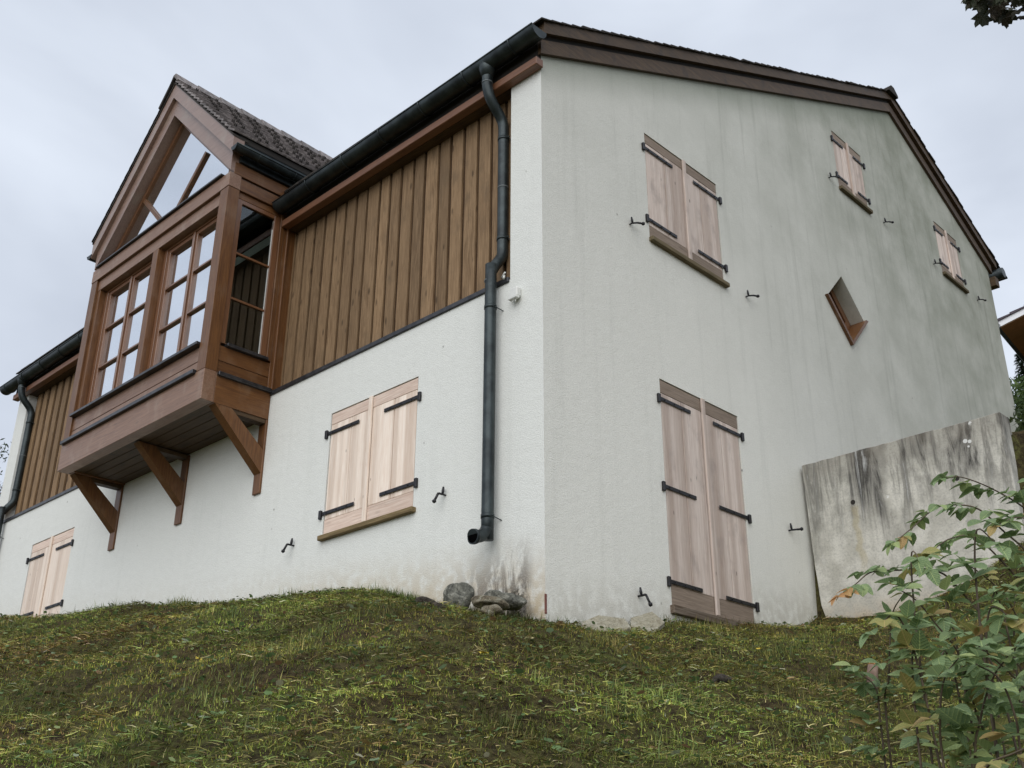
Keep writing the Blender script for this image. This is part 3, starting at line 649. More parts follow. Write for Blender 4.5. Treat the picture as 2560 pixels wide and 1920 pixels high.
# parapet boards
for z0, z1 in ((3.40, 3.549), (3.555, 3.745)):
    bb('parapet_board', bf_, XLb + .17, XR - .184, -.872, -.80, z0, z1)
    bb('parapet_board', M['stain_y'], XR - .07, XR - .022, -.738, -.004, z0, z1 - (.0 if z0 < 3.5 else .0)); bb('parapet_board', M['stain_y'], XLb + .022, XLb + .07, -.738, -.004, z0, z1)
bb('window_sill', M['flash'], -7.80, -4.575, -.945, -.70, 3.745, 3.785)
bb('window_sill', M['flash'], XR - .06, XR + .035, -.665, -.105, 3.745, 3.785); bb('window_sill', M['flash'], XLb - .035, XLb + .06, -.665, -.105, 3.745, 3.785)
# posts and beams
bb('corner_post', M['stain_z'], XR - .184, XR, YF, -.742, 3.397, 5.862)
bb('corner_post', M['stain_z'], XLb, XLb + .17, YF, -.742, 3.397, 5.862)
bb('inner_post', M['stain_z'], XLb + .172, XLb + .25, -.865, -.704, 3.75, 5.69); bb('middle_post', M['stain_z'], -6.225, -6.085, -.872, -.704, 3.786, 5.69)
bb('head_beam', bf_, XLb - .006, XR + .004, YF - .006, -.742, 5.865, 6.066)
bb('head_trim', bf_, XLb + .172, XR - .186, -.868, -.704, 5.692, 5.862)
for s, xo in ((1, XR), (-1, XLb)):
    f = lambda d: xo - s * d
    bb('head_beam', M['stain_y'], f(.15), f(-.002), -.740, .14, 5.865, 6.035); bb('side_fascia', M['stain_y'], f(.15), f(.0), -.85, .14, 6.068, 6.24); bb('fascia_groove', M['dark'], f(.15), f(.03), -.740, .14, 6.035, 6.068, bev=0)
    bb('head_trim', M['stain_y'], f(.10), f(.03), -.740, -.05, 5.772, 5.863)
    bb('wall_post', M['stain_z'], f(.10), f(.006), -.108, -.052, 3.76, 5.863); bb('wall_post', M['stain_z'], f(.14), f(.012), -.050, .145, 3.40, 5.863)
    bb('wall_trim', M['stain_z'], f(.02), f(-.012), -.012, .012, 3.40, 5.863)
    # side window
    fr = MB(); fr.box(f(.085), f(.032), -.740, -.665, 3.79, 5.77, .003); fr.box(f(.085), f(.032), -.190, -.110, 3.79, 5.77, .003); fr.box(f(.085), f(.032), -.664, -.191, 5.715, 5.77, .003); fr.box(f(.085), f(.034), -.664, -.191, 3.79, 3.80, .002)
    sw = bb('side_window', M['frame'], f(.086), f(.084), -.74, -.11, 3.787, 3.789); fr.build('window_frame', M['frame'], bay)
    for z in (5.02, 4.405): bb('glazing_bar', M['frame'], f(.075), f(.036), -.664, -.191, z - .014, z + .014, bev=.003)
    zz_ = [3.80, 4.391, 4.419, 5.006, 5.034, 5.715]
    for k in range(3): bb('pane', M['glass_side'], f(.060), f(.056), -.664, -.191, zz_[2 * k], zz_[2 * k + 1], bev=0)
    bb('pale_edge_strip', M['plastic'], f(.054), f(.046), -.203, -.193, 3.81, 5.56, bev=0)  # pale strip along one edge of the side pane
    sw.name = 'window_threshold'
# front windows
for (a, c) in ((-7.720, -6.226), (-6.084, -4.572)):
    m_ = (a + c) / 2; y0, y1 = -.765, -.705
    b = MB(); b.box(a, a + .075, y0 - .012, y1, 3.79, 5.69, .004); b.box(c - .075, c, y0 - .012, y1, 3.79, 5.69, .004); b.box(a + .075, c - .075, y0 - .012, y1, 5.655, 5.69, .003); b.box(a + .075, c - .075, y0 - .012, y1, 3.79, 3.815, .003)
    b.build('window_frame', M['frame'], bay)
    for (p, q) in ((a + .078, m_ - .002), (m_ + .002, c - .078)):
        b = MB(); st = .062
        b.box(p, p + st, y0, y1, 3.818, 5.652, .004); b.box(q - st, q, y0, y1, 3.818, 5.652, .004); b.box(p + st, q - st, y0, y1, 5.60, 5.652, .003); b.box(p + st, q - st, y0, y1, 3.818, 3.88, .003)
        b.build('sash', M['frame'], bay)
        for z in (5.06, 4.46): bb('glazing_bar', M['frame'], p + st, q - st, y0 + .002, y1 - .01, z - .014, z + .014, bev=.003)
        zs = [3.88, 4.446, 4.474, 5.046, 5.074, 5.60]
        for k in range(3):
            bb('pane', M['glass'], p + st, q - st, -.728, -.722, zs[2 * k], zs[2 * k + 1], bev=0)
    bb('cover_bead', M['frame'], m_ - .022, m_ + .022, y0 - .018, y0 - .001, 3.82, 5.65)
# room inside the bay
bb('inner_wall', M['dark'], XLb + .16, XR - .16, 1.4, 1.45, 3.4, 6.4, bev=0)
# triangular gable light
zin, zmid, zout, ztop = 7.885, 8.165, 8.40, 8.475
def rake(name, mat, za, zb, y0, y1, half, cut=None):
    """pair of sloping boards between z=za-|dx| and z=zb-|dx|"""
    for s in (1, -1):
        P = [(XC, y0, za), (XC + s * half, y0, za - half), (XC + s * half, y0, zb - half), (XC, y0, zb)]
        if s < 0: P = [(XC - .0005, p[1], p[2]) if abs(p[0] - XC) < 1e-6 else p for p in P]
        b = MB(); b.prism(P, (0, y1 - y0, 0)); o = b.build(name, mat, bay)
rk = M['rake'] = wood('sky_lit_brown_rake_board', (0.20, 0.125, 0.095), (0.31, 0.205, 0.16), 'x', 0.42, 0.1, 0.5, 0.4, grime=(0.30, 0.25, 0.20), vary=0.04)  # rake wood lightened in its colour for the sky light it faces
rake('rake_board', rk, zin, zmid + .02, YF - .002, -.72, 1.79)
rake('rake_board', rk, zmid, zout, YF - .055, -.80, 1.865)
rake('rake_trim', M['tile_dark'], zout + .001, zout + .03, YF - .07, -.75, 1.87)
bb('triangle_sill', M['flash'], -7.85, -4.545, -.942, -.75, 6.070, 6.098)
for s in (1, -1):
    P = [(XC, -.765, zin - .09), (XC + s * 1.70, -.765, zin - .09 - 1.70), (XC + s * 1.79, -.765, zin - 1.79), (XC, -.765, zin)]
    if s < 0: P = [(XC - .0005, p[1], p[2]) if abs(p[0] - XC) < 1e-6 else p for p in P]
    b = MB(); b.prism(P, (0, .045, 0)); b.build('window_frame', M['frame'], bay)
b = MB(); b.prism([(XC - 1.72, -.742, 6.10), (XC + 1.72, -.742, 6.10), (XC, -.742, 7.82)], (0, .006, 0)); b.build('pane', M['glass'], bay)
for s in (1, -1):      # two glazing bars in a V from the middle of the sill
    d = Vector((s * .7071, 0, .7071)); n = Vector((-s * .7071, 0, .7071)); o_ = Vector((XC, -.775, 6.085)); w = .028; Ln = 1.17
    P = [o_ + n * w, o_ + n * w + d * Ln, o_ - n * w + d * Ln, o_ - n * w]
    b = MB(); b.prism(P, (0, .03, 0)); b.build('glazing_bar', M['stain_z'], bay)
# bay roof tiles, right-hand slope one by one
def tile_proto(w, l, t):
    b = MB(); b.box(0, w - .004, 0, l, -t, 0, .003); return b.mesh('tile', M['tile'])
tw, tl, th, ex = .262, .20, .026, .152
tp = tile_proto(tw, tl, th)
ang = math.radians(45)
ncol = 23; nrow = 17
y_start = YF - .075; ztile = 8.485
for r in range(nrow):
    dx = 1.885 - r * (ex * .7071) - .0
    if dx < .12: break
    off = -(tw / 2) * (r % 2)
    for c in range(ncol):
        y0 = y_start + c * tw + off; yl = y0
        if y0 > 0.35 + (1.9 - dx) * 2.2 + .3 and y0 > .5: break
        o = bpy.data.objects.new('tile', tp); COL.objects.link(o); o.parent = bay
        sc = 1.0
        if y0 < y_start - .01: yl = y_start; sc = .5
        # local x along +y, local y up the slope (towards ridge), local z outwards
        X_ = Vector((0, 1, 0)); Y_ = Vector((-.7071, 0, .7071)); tilt = .165; Z_ = X_.cross(Y_)
        Z_ = Vector((.7071, 0, .7071)); Y2 = (Y_ - Z_ * tilt).normalized(); Z2 = X_.cross(Y2); Z2 = Z2 if Z2.z > 0 else -Z2
        mat = Matrix((( X_.x, Y2.x, Z2.x), (X_.y, Y2.y, Z2.y), (X_.z, Y2.z, Z2.z))).to_4x4()
        pos = Vector((XC + dx, yl, ztile - dx)) + Z_ * (.018 + random.uniform(-.002, .003))
        o.matrix_world = Matrix.Translation(pos) @ mat @ Matrix.Diagonal((sc, 1, 1, 1))
# dark nail clips between courses
b = MB()
for r in range(1, nrow):
    dx = 1.885 - r * (ex * .7071) + .012
    for c in range(0, 22):
        if (c * 2 + r * 3) % 4 > 1: continue
        y = y_start + .08 + c * .16 + .085 * (r * 7 % 5)
        if y > 3.4: continue
        p = Vector((XC + dx, y, ztile - dx)) + Vector((.7071, 0, .7071)) * .034
        for dy in (-.013, .013): b.box(p.x - .012, p.x + .012, p.y + dy - .006, p.y + dy + .006, p.z - .022, p.z + .010)
o = b.build('snow_guards', M['tile_dark'], bay); o['kind'] = 'stuff'
# left slope and deck
b = MB()
for r in range(17):
    d0 = 1.90 - r * .1075; d1 = d0 - .14
    if d1 < 0: d1 = 0
    P = [(XC - d0, y_start, ztile - d0 + .02), (XC - d1, y_start, ztile - d1 - .0), (XC - d1, y_start, ztile - d1 - .02), (XC - d0, y_start, ztile - d0 - .004)]
    b.prism(P, (0, 5.2, 0))
o = b.build('roof_tiles', M['tile_dark'], bay); o['kind'] = 'stuff'
b = MB()
for s in (1, -1):
    P = [(XC, -.86, zout - .03), (XC + s * 1.86, -.86, zout - .03 - 1.86), (XC + s * 1.86, -.86, zout + .055 - 1.86), (XC, -.86, zout + .055)]
    if s < 0: P = [(XC - .0005, p[1], p[2]) if abs(p[0] - XC) < 1e-6 else p for p in P]
    b.prism(P, (0, 5.1, 0))
b.build('roof_deck', M['dark'], bay)
# ridge tiles
for k in range(14):
    y0 = y_start - .02 + k * .36; j = .0
    P = [(XC - .12, y0, ztile - .10), (XC - .035, y0, ztile + .045), (XC + .035, y0, ztile + .045), (XC + .12, y0, ztile - .10), (XC + .10, y0, ztile - .115), (XC, y0, ztile + .0), (XC - .10, y0, ztile - .115)]
    b = MB(); b.prism(P, (0, .38, .0)); o = b.build('ridge_tile', M['tile'], bay, (0, 0, 0)); o.rotation_euler.x = 0
    o.location.z = 0.012 * (k % 2) * 0 + 0.0
    bm_ = o.data
    for v in bm_.vertices:
        if v.co.y < y0 + .01: v.co.z += .022
b = MB(); P = [(XC - .005, y_start - .02, ztile + .06), (XC - .36, y_start - .02, ztile - .33), (XC - .33, y_start - .02, ztile - .37), (XC - .005, y_start - .02, ztile - .0)]; b.prism(P, (0, .12, 0)); b.build('ridge_end_tile', M['tile_dark'], bay)
# side gutters, drip edge above them
for s in (1, -1):
    xo = XC + s * 1.885
    b = MB()
    P = [(xo - s * .05, -.88, 6.47), (xo - s * .045, -.88, 6.62), (xo - s * .03, -.88, 6.62), (xo - s * .035, -.88, 6.47)]; b.prism(P, (0, 1.35, 0))
    b.box(xo - s * .12, xo - s * .052, -.80, .2, 6.242, 6.60); b.build('drip_board', M['copper'], bay)
    b = MB(); seg = 10; r = .068; rings = []
    xg, zg = xo + s * .030, 6.365; ya, yb = -.965, (.14 if s > 0 else .14)
    for y in (ya, yb): rings.append([b.bm.verts.new((xg - s * r * math.cos(math.pi * k / seg), y, zg - (0 if y == ya else .0) - r * math.sin(math.pi * k / seg))) for k in range(seg + 1)])
    for k in range(seg): f = b.bm.faces.new((rings[0][k], rings[1][k], rings[1][k + 1], rings[0][k + 1])); f.smooth = True
    for R_ in rings: b.bm.faces.new([b.bm.verts.new(v.co) for v in R_])
    b.tube([(xg + s * r, ya, zg), (xg + s * r, yb, zg)], .011, 6)
    gg = b.build('side_gutter', M['copper'], bay)
    b = MB()
    for y in (-.62, -.08): b.tube([(xg - r * 1.03 * math.cos(math.pi * k / 8), y, zg - r * 1.03 * math.sin(math.pi * k / 8)) for k in range(9)], .007, 5)
    b.build('gutter_bracket', M['copper'], bay)
# struts under the bay
for xc in (-4.458, -6.192, -7.93):
    st = empty('strut', (0, 0, 0)); 
    b = MB(); h = .068
    P = [(xc - h, -.012, 2.335), (xc - h, -.715, 3.016), (xc - h, -.495, 3.016), (xc - h, -.012, 2.62)]; b.prism(P, (2 * h, 0, 0))
    bpy.data.objects.remove(st); s_ = b.build('strut', M['stain_z'], bay)
    bb('strut_plate', M['stain_z'], xc - .072, xc + .072, -.030, -.001, 2.115, 3.016)
    bb('strut_rail', M['beam_y'], xc - .06, xc + .06, -.50, -.032, 2.965, 3.016)

# ------------------------------------------------------------------ RETAINING WALL
def ret_wall():
    b = MB(); bm = b.bm; t = .24; xs_ = [0.055, .25, .5, .8, 1.1, 1.4, 1.7, 2.0, 2.33]
    pts = []
    r = random.Random(3)
    bot = [.25, .45] + [0.4] * 7
    P = [(.035, 2.492), (2.325, 2.505), (2.335, 2.0), (2.33, .3), (.30, .3), (.13, .70), (.085, .86), (.06, 1.3), (.045, 1.9)]
    Q = []
    for i, p in enumerate(P):
        q = P[(i + 1) % len(P)]; n = max(1, int(math.hypot(p[0] - q[0], p[1] - q[1]) / .09))
        for k in range(n): Q.append((p[0] + (q[0] - p[0]) * k / n + r.uniform(-.003, .003), p[1] + (q[1] - p[1]) * k / n + r.uniform(-.005, .005)))
    b.prism([(q[0], 4.36, q[1]) for q in Q], (0, t, 0))
    me = b.mesh('retaining_wall', M['concrete']); return link('retaining_wall', me)
rw = ret_wall(); tag(rw, 'streaked grey concrete retaining wall standing out from the gable', 'retaining wall')
mod = rw.modifiers.new('bevel', 'BEVEL'); mod.width = .012; mod.segments = 2; mod.limit_method = 'ANGLE'; mod.angle_limit = math.radians(50)
for x in (.61, 1.78):
    b = MB(); b.tube([(x, 4.3575, 1.92), (x, 4.40, 1.92)], .028, 12); b.build('tie_hole', M['dark'], rw)
b = MB()
for (x, z, r_) in ((1.93, 2.29, .024), (1.975, 2.275, .02), (1.955, 2.225, .012)): b.tube([(x, 4.3572, z), (x, 4.37, z)], r_, 8)
b.build('lime_spot', simple('lime_spot', (0.62, 0.62, 0.60), (0.7, 0.7, 0.68), 9), rw)

# ------------------------------------------------------------------ NEIGHBOUR HOUSE
T0 = Vector((-3.749, 24.0, 13.047)); a6 = math.radians(6); E_ = Vector((-math.sin(a6), math.cos(a6), 0)); EX = Vector((math.cos(a6), math.sin(a6), 0)); UZ = Vector((0, 0, 1))
nb = empty('chalet'); tag(nb, 'timber chalet behind the right end of the white house, only its roof corner showing', 'house')
mo = simple('orange_timber_siding', (0.36, 0.17, 0.07), (0.50, 0.26, 0.11), 5, 0.6); ms = simple('brown_soffit_wood', (0.17, 0.095, 0.045), (0.26, 0.15, 0.07), 4, 0.6, vec=(1, 6, 1)); mwh = simple('white_fascia_paint', (0.78, 0.78, 0.8), (0.82, 0.82, 0.84), 3, 0.5); mt = simple('plum_grey_tile', (0.045, 0.032, 0.042), (0.08, 0.06, 0.075), 5, 0.6)
p14 = math.tan(math.radians(14.5)); Wn, Ln_ = 9.0, 8.0
def nbp(u, w, h): return T0 + EX * u + E_ * w + UZ * h
def nprism(name, mat, pts, d):
    b = MB(); b.prism([nbp(*p) for p in pts], EX * d[0] + E_ * d[1] + UZ * d[2]); return b.build(name, mat, nb)
half = Wn / 2
for s in (0, 1):
    m_ = (lambda u: u) if s == 0 else (lambda u: Wn - u)
    nprism('soffit', ms, [(m_(0.02), .03, -.20), (m_(half), .03, -.20 + half * p14), (m_(half), .03, -.10 + half * p14), (m_(0.02), .03, -.10)], (0, Ln_, 0))
    nprism('verge_board', mwh, [(m_(0.0), 0, -.18), (m_(half), 0, -.18 + half * p14), (m_(half), 0, .0 + half * p14), (m_(0), 0, .0)], (0, .03, 0))
    for k in range(11):
        u0 = k * .42 - .06; 
        nprism('tile_course', mt, [(m_(u0), -.05, .02 + u0 * p14 + .06), (m_(min(half, u0 + .46)), -.05, .02 + min(half, u0 + .46) * p14 + .02), (m_(min(half, u0 + .46)), -.05, .0 + min(half, u0 + .46) * p14), (m_(u0), -.05, .0 + u0 * p14)], (0, Ln_ + .05, 0))
    b = MB(); b.tube([nbp(m_(-.04), 0, -.14), nbp(m_(-.04), Ln_, -.14)], .085, 10); b.build('gutter', M['copper'], nb)
nprism('wall', mo, [(.75, 1.0, -.10), (Wn - .75, 1.0, -.10), (Wn - .75, 1.0, -6.5), (.75, 1.0, -6.5)], (0, 6.2, 0))
nprism('gable_wall', mo, [(.76, 1.001, -.099), (half, 1.001, -.2 + half * p14), (Wn - .76, 1.001, -.099)], (0, 6.1, 0))
nprism('corner_post', simple('light_post_wood', (0.55, 0.34, 0.17), (0.66, 0.44, 0.24), 4), [(.72, .95, -.02), (.90, .95, .02), (.90, .95, -6.5), (.72, .95, -6.5)], (0, .2, 0))
for k in range(36):
    nprism('siding_board', mo, [(.905, .965, -.12 - k * .17), (Wn - .8, .965, -.12 - k * .17), (Wn - .8, .965, -.275 - k * .17), (.905, .965, -.275 - k * .17)], (0, .03, 0))

# ------------------------------------------------------------------ CONIFER behind
def conifer(x, y, z0, h, seed, name, label):
    t = empty(name, (x, y, z0)); tag(t, label, 'tree'); r = random.Random(seed)
    b = MB(); b.tube([(0, 0, 0), (0, 0, h * .5), (0, 0, h)], [.18, .1, .01], 7); b.build('trunk', M['bark'], t)
    V, Fq, Cc = [], [], []
    lev = int(h / .16)
    for i in range(lev):
        z = h * (.06 + .94 * i / lev); L_ = (1 - z / h) * h * .24 + .15
        for k in range(9):
            az = r.uniform(0, 6.283); ln = L_ * r.uniform(.6, 1.15); dr = r.uniform(-.35, .05); n = int(ln / .045) + 3
            for j in range(n):
                u = ln * (j + .5) / n; px = math.cos(az) * u; py = math.sin(az) * u; pz = z + dr * u - .12 * u * u / max(ln, .3) * 1.0
                for _ in range(5):
                    a2 = az + r.uniform(-1.3, 1.3); l2 = r.uniform(.07, .22) * (1.15 - u / ln * .5); w = .018
                    q = (px + math.cos(a2) * l2, py + math.sin(a2) * l2, pz - r.uniform(-.02, .13)); i0 = len(V)
                    V += [(px - math.sin(a2) * w, py + math.cos(a2) * w, pz), (px + math.sin(a2) * w, py - math.cos(a2) * w, pz), q]; Fq.append((i0, i0 + 1, i0 + 2))
                    c = r.uniform(.6, 1.3); Cc += [(.035 * c, .062 * c, .036 * c)] * 3
    me = mesh_np('crown', np.array(V), np.array(Fq), M['blade'], np.array(Cc)); link('crown', me, t)
conifer(-8.35, 40.5, 13.2, 6.2, 5, 'conifer_tree', 'dark green conifer on the slope beyond the right end of the house')
def bush(name, label, x, y, w, h, seed, n=2600, cols=((.05, .09, .03), (.12, .17, .05))):
    r = np.random.default_rng(seed); z0 = g1(x, y); t = empty(name, (x, y, z0)); tag(t, label, 'bush')
    b = MB(); [b.tube([(0, 0, -.1), (r.uniform(-.3, .3) * w, r.uniform(-.3, .3) * w, h * .7)], [.03, .008], 5) for _ in range(4)]; b.build('trunk', M['bark'], t)
    P = r.normal(0, 1, (n, 3)); P /= np.linalg.norm(P, axis=1)[:, None]; P *= (r.random((n, 1)) ** .45) * np.array([w, w, h * .55]) * (0.75 + .35 * r.random((n, 1))); P[:, 2] += h * .55
    d = r.normal(0, 1, (n, 3)) * .07; e = r.normal(0, 1, (n, 3)) * .05
    V = np.empty((n * 3, 3)); V[0::3] = P; V[1::3] = P + d; V[2::3] = P + e; F_ = np.arange(n * 3).reshape(n, 3)
    c = r.random((n, 1)); C_ = np.repeat(np.array(cols[0]) * (1 - c) + np.array(cols[1]) * c, 3, 0)
    link('crown', mesh_np('crown', V, F_, M['blade'], C_), t)
bush('bush', 'yellow green bush on the grass slope beyond the house corner', -1.3, 17.5, 1.2, 1.3, 4)
bush('bush', 'darker low bush above the retaining wall beside the gable', 1.6, 9.6, .9, .75, 9, 2200, ((.03, .05, .02), (.08, .11, .03)))

# ------------------------------------------------------------------ ROCKS
def stone_mat(name, a, b_, c): 
    g = G(name, 0.85, 0.25); v = g.coord(); n1 = g.noise(v, 7, 7, 0.72, 1.2); n2 = g.noise(v, 40, 5, .7); col = g.ramp(n1, [(0.36, a), (0.5, b_), (0.60, c)]); col = g.mix(g.rng(n2, .5, .68, 0, .6), col, tuple(k * .3 for k in a)); g.color(col); g.bump(g.math('ADD', n1, n2), 1.0, .05); return g.m
M['st1'] = stone_mat('lichened_grey_stone', (0.10, 0.10, 0.085), (0.24, 0.24, 0.20), (0.46, 0.45, 0.38)); M['st2'] = stone_mat('ochre_grey_stone', (0.14, 0.11, 0.08), (0.30, 0.26, 0.18), (0.44, 0.42, 0.33)); M['st3'] = stone_mat('dark_damp_stone', (0.05, 0.04, 0.032), (0.09, 0.075, 0.06), (0.14, 0.12, 0.10)); M['st4'] = stone_mat('pale_sandstone', (0.36, 0.32, 0.23), (0.52, 0.48, 0.36), (0.62, 0.59, 0.48))
def rock(name, label, loc, size, mat, seed, rot=(0, 0, 0), sub=4, rough=.16, flat=0):
    r = np.random.default_rng(seed); bm = bmesh.new(); bmesh.ops.create_icosphere(bm, subdivisions=sub, radius=1)
    ph = r.uniform(0, 6.28, (10, 3)); fr_ = r.uniform(1.0, 4.5, (10, 3)); am = r.uniform(.3, 1, 10)
    for v in bm.verts:
        c = np.array(v.co); d = sum(am[i] / (1 + i * .5) * math.sin(float(fr_[i] @ c + ph[i, 0])) for i in range(10)) * rough
        pl = 0
        for k in range(6):
            n = np.array([math.cos(ph[k, 1] + k), math.sin(ph[k, 1] + k), math.sin(ph[k, 2])]); n /= np.linalg.norm(n); q = float(n @ c)
            if q > .72: pl -= (q - .72) * .95
        v.co *= (1 + d + pl + .035 * math.sin(17 * v.co.x + ph[0, 0]) * math.sin(15 * v.co.y + ph[1, 0]) * math.sin(19 * v.co.z) + float(r.normal(0, .008)))
    for v in bm.verts: v.co = Vector((v.co.x * size[0], v.co.y * size[1], v.co.z * size[2]))
    me = bpy.data.meshes.new(name); bm.to_mesh(me); bm.free(); me.materials.append(mat); o = link(name, me, None, loc); o.rotation_euler = rot; tag(o, label, 'stone')
    for p in me.polygons: p.use_smooth = sub > 3
    return o
rock('rock', 'rounded lichen grey boulder against the wall near the house corner', (-.61, -.40, .262), (.132, .125, .125), M['st1'], 1)
rock('rock', 'flattish ochre and grey layered rock right of the rounded boulder', (-.24, -.38, .160), (.165, .13, .06), M['st2'], 2, (.1, .12, .5), rough=.12)
rock('rock', 'grey slab lying behind the ochre layered rock', (-.27, -.24, .205), (.22, .13, .08), M['st1'], 12, (.0, .10, .4), rough=.1)
rock('rock', 'dark damp rock half sunk in the grass left of the rounded boulder', (-.60, -.66, .10), (.17, .10, .08), M['st3'], 3, (0, .35, 1.2))
rock('rock', 'small tan stone in front of the layered rock', (-.12, -.50, .055), (.09, .07, .055), M['st2'], 6)
def slab(name, label, loc, pts, th, rot):
    b = MB(); b.prism([(p[0], p[1], 0) for p in pts], (0, 0, -th)); o = b.build(name, M['st4'], None, loc); o.rotation_euler = rot; tag(o, label, 'stone'); o.rotation_mode = 'QUATERNION'; o.rotation_quaternion = Vector((.40, -.46, .79)).to_track_quat('Z', 'Y'); md = o.modifiers.new('b', 'BEVEL'); md.width = .006; md.segments = 1
slab('stone_slab', 'left of two pale flagstones on the grass below the gable', (.27, .42, g1(.27, .42) + .05), [(-.2, -.12), (.02, -.19), (.21, -.06), (.17, .1), (-.05, .17), (-.18, .05)], .05, (.12, -.05, .4))
slab('stone_slab', 'right of two pale flagstones, a pointed one nearer the tall shutters', (.30, .90, g1(.30, .90) + .05), [(-.13, -.19), (.07, -.15), (.18, .05), (.09, .25), (-.1, .13)], .045, (.1, .0, .1))
rock('rock', 'brown clod lying alone on the open grass slope', (1.87, -.36, g1(1.87, -.36) + .01), (.07, .07, .045), M['st3'], 8)
# cut stump
sx, sy = 2.35, .75
stp = MB(); stp.tube([(sx, sy, g1(sx, sy) - .05), (sx + .01, sy, g1(sx, sy) + .10), (sx + .02, sy + .01, g1(sx, sy) + .16)], [.042, .038, .035], 10); stp = stp.build('tree_stump', simple('pinkish_bark', (0.14, 0.09, 0.065), (0.26, 0.18, 0.14), 18, .8, bump=.5)); tag(stp, 'short reddish sapling stump behind the leafy shrub', 'stump')
b = MB(); b.tube([(sx + .02, sy, g1(sx, sy) + .155), (sx + .02, sy + .01, g1(sx, sy) + .165)], .030, 10); b.build('cut_face', simple('fresh_cut_wood', (0.5, 0.25, 0.09), (0.6, 0.34, 0.14), 12), stp)

# ------------------------------------------------------------------ GRASS
def vis_region(n, rng):
    x = rng.uniform(-11.5, 7.0, n); y = rng.uniform(-6.0, 4.36, n)
    ok = ~((x < 0.0) & (y > -.005)); d = np.hypot(x - CAM[0], y - CAM[1]); ok &= d > 3.0
    # inside the field of view with a margin
    vx = x - CAM[0]; vy = y - CAM[1]; a = np.arctan2(-vx * 1.0, vy) - math.radians(44.36); ok &= np.abs(a) < math.radians(32)
    ok &= rng.random(n) < np.clip(8.5 / d, .35, 1)
    x, y = x[ok], y[ok]; return x, y
def blades(name, x, y, length, width, lean, colf, mat, lift=0.0, curl=.5, rng=RNG, flat=False):
    n = len(x); z = gz(x, y) + lift; az = rng.uniform(0, 2 * np.pi, n); L_ = length(n); Wd = width(n); ln = lean(n)
    dx = np.cos(az); dy = np.sin(az); h1 = L_ * .5; up = np.sqrt(np.clip(1 - ln ** 2, 0, 1))
    sx_ = -dy * Wd / 2; sy_ = dx * Wd / 2
    P0 = np.c_[x, y, z]; m = np.c_[x + dx * ln * h1, y + dy * ln * h1, z + up * h1]
    if flat:
        zm = gz(m[:, 0], m[:, 1]); m[:, 2] = np.maximum(m[:, 2], zm + .006)
    ln2 = np.clip(ln + curl * rng.random(n), 0, 1.0); up2 = np.sqrt(np.clip(1 - ln2 ** 2, 0, 1)) * (1 if not flat else rng.uniform(-1, 1, n))
    az2 = az + rng.normal(0, .5 if flat else .25, n)
    t = m + np.c_[np.cos(az2) * ln2 * h1, np.sin(az2) * ln2 * h1, up2 * h1]
    if flat:
        zt = gz(t[:, 0], t[:, 1]); t[:, 2] = np.maximum(t[:, 2], zt + .004)
    s = np.c_[sx_, sy_, np.zeros(n)]
    if flat: s[:, 2] = rng.uniform(-.5, .5, n) * Wd
    V = np.empty((n * 5, 3)); V[0::5] = P0 - s; V[1::5] = P0 + s; V[2::5] = m + s * .8; V[3::5] = m - s * .8; V[4::5] = t
    k = np.arange(n) * 5; F_ = np.concatenate([np.c_[k, k + 1, k + 2], np.c_[k, k + 2, k + 3], np.c_[k + 3, k + 2, k + 4]])
    C_ = np.repeat(colf(x, y, n), 5, 0)
    return mesh_np(name, V, F_, mat, C_)
def pal(cols, w):
    cols = np.array(cols); w = np.array(w) / sum(w)
    def f(x, y, n):
        base = cols[RNG.choice(len(cols), n, p=w)]; p1 = vnoise(x, y, .9, 21) + .5 * vnoise(x, y, 2.6, 22)
        tint = np.clip(.5 + p1, 0, 1)[:, None]; br = 1 + 1.1 * vnoise(x, y, 1.9, 24)[:, None] + .5 * vnoise(x, y, 6.0, 25)[:, None]; g_ = base * br * (tint * np.array([.96, 1.07, .88]) + (1 - tint) * np.array([1.20, .90, .88])); return np.clip(g_ * 1.18 * RNG.uniform(.45, 1.6, (n, 1)), .005, .8)
    return f
x, y = vis_region(700000, RNG)
me = blades('grass', x, y, lambda n: RNG.uniform(.014, .042, n), lambda n: RNG.uniform(.0022, .0052, n), lambda n: RNG.uniform(.25, .99, n),
            pal([(.19, .25, .045), (.12, .18, .03), (.29, .31, .07), (.38, .37, .12), (.24, .18, .085), (.09, .075, .035)], [5, 5, 4.5, 1.8, 2.4, 1.5]), M['blade'])
tag(link('grass', me), 'short mossy green grass covering the slope in front of the house', 'grass', kind='stuff')
x, y = vis_region(240000, RNG); keep = vnoise(x, y, 1.5, 31) + .7 * vnoise(x, y, 4.1, 32) > -.06; x, y = x[keep], y[keep]
me = blades('grass_clippings', x, y, lambda n: RNG.uniform(.025, .10, n), lambda n: RNG.uniform(.0025, .0065, n), lambda n: RNG.uniform(.93, 1.0, n),
            pal([(.25, .24, .075), (.17, .14, .055), (.085, .062, .03), (.38, .34, .17), (.18, .24, .075), (.50, .47, .30)], [3.4, 3.4, 2.6, 1.2, 5, .5]), M['litter'], lift=.018, flat=True, curl=.1)
tag(link('grass_clippings', me), 'brownish mown grass strands lying over the lawn', 'clippings', kind='stuff')
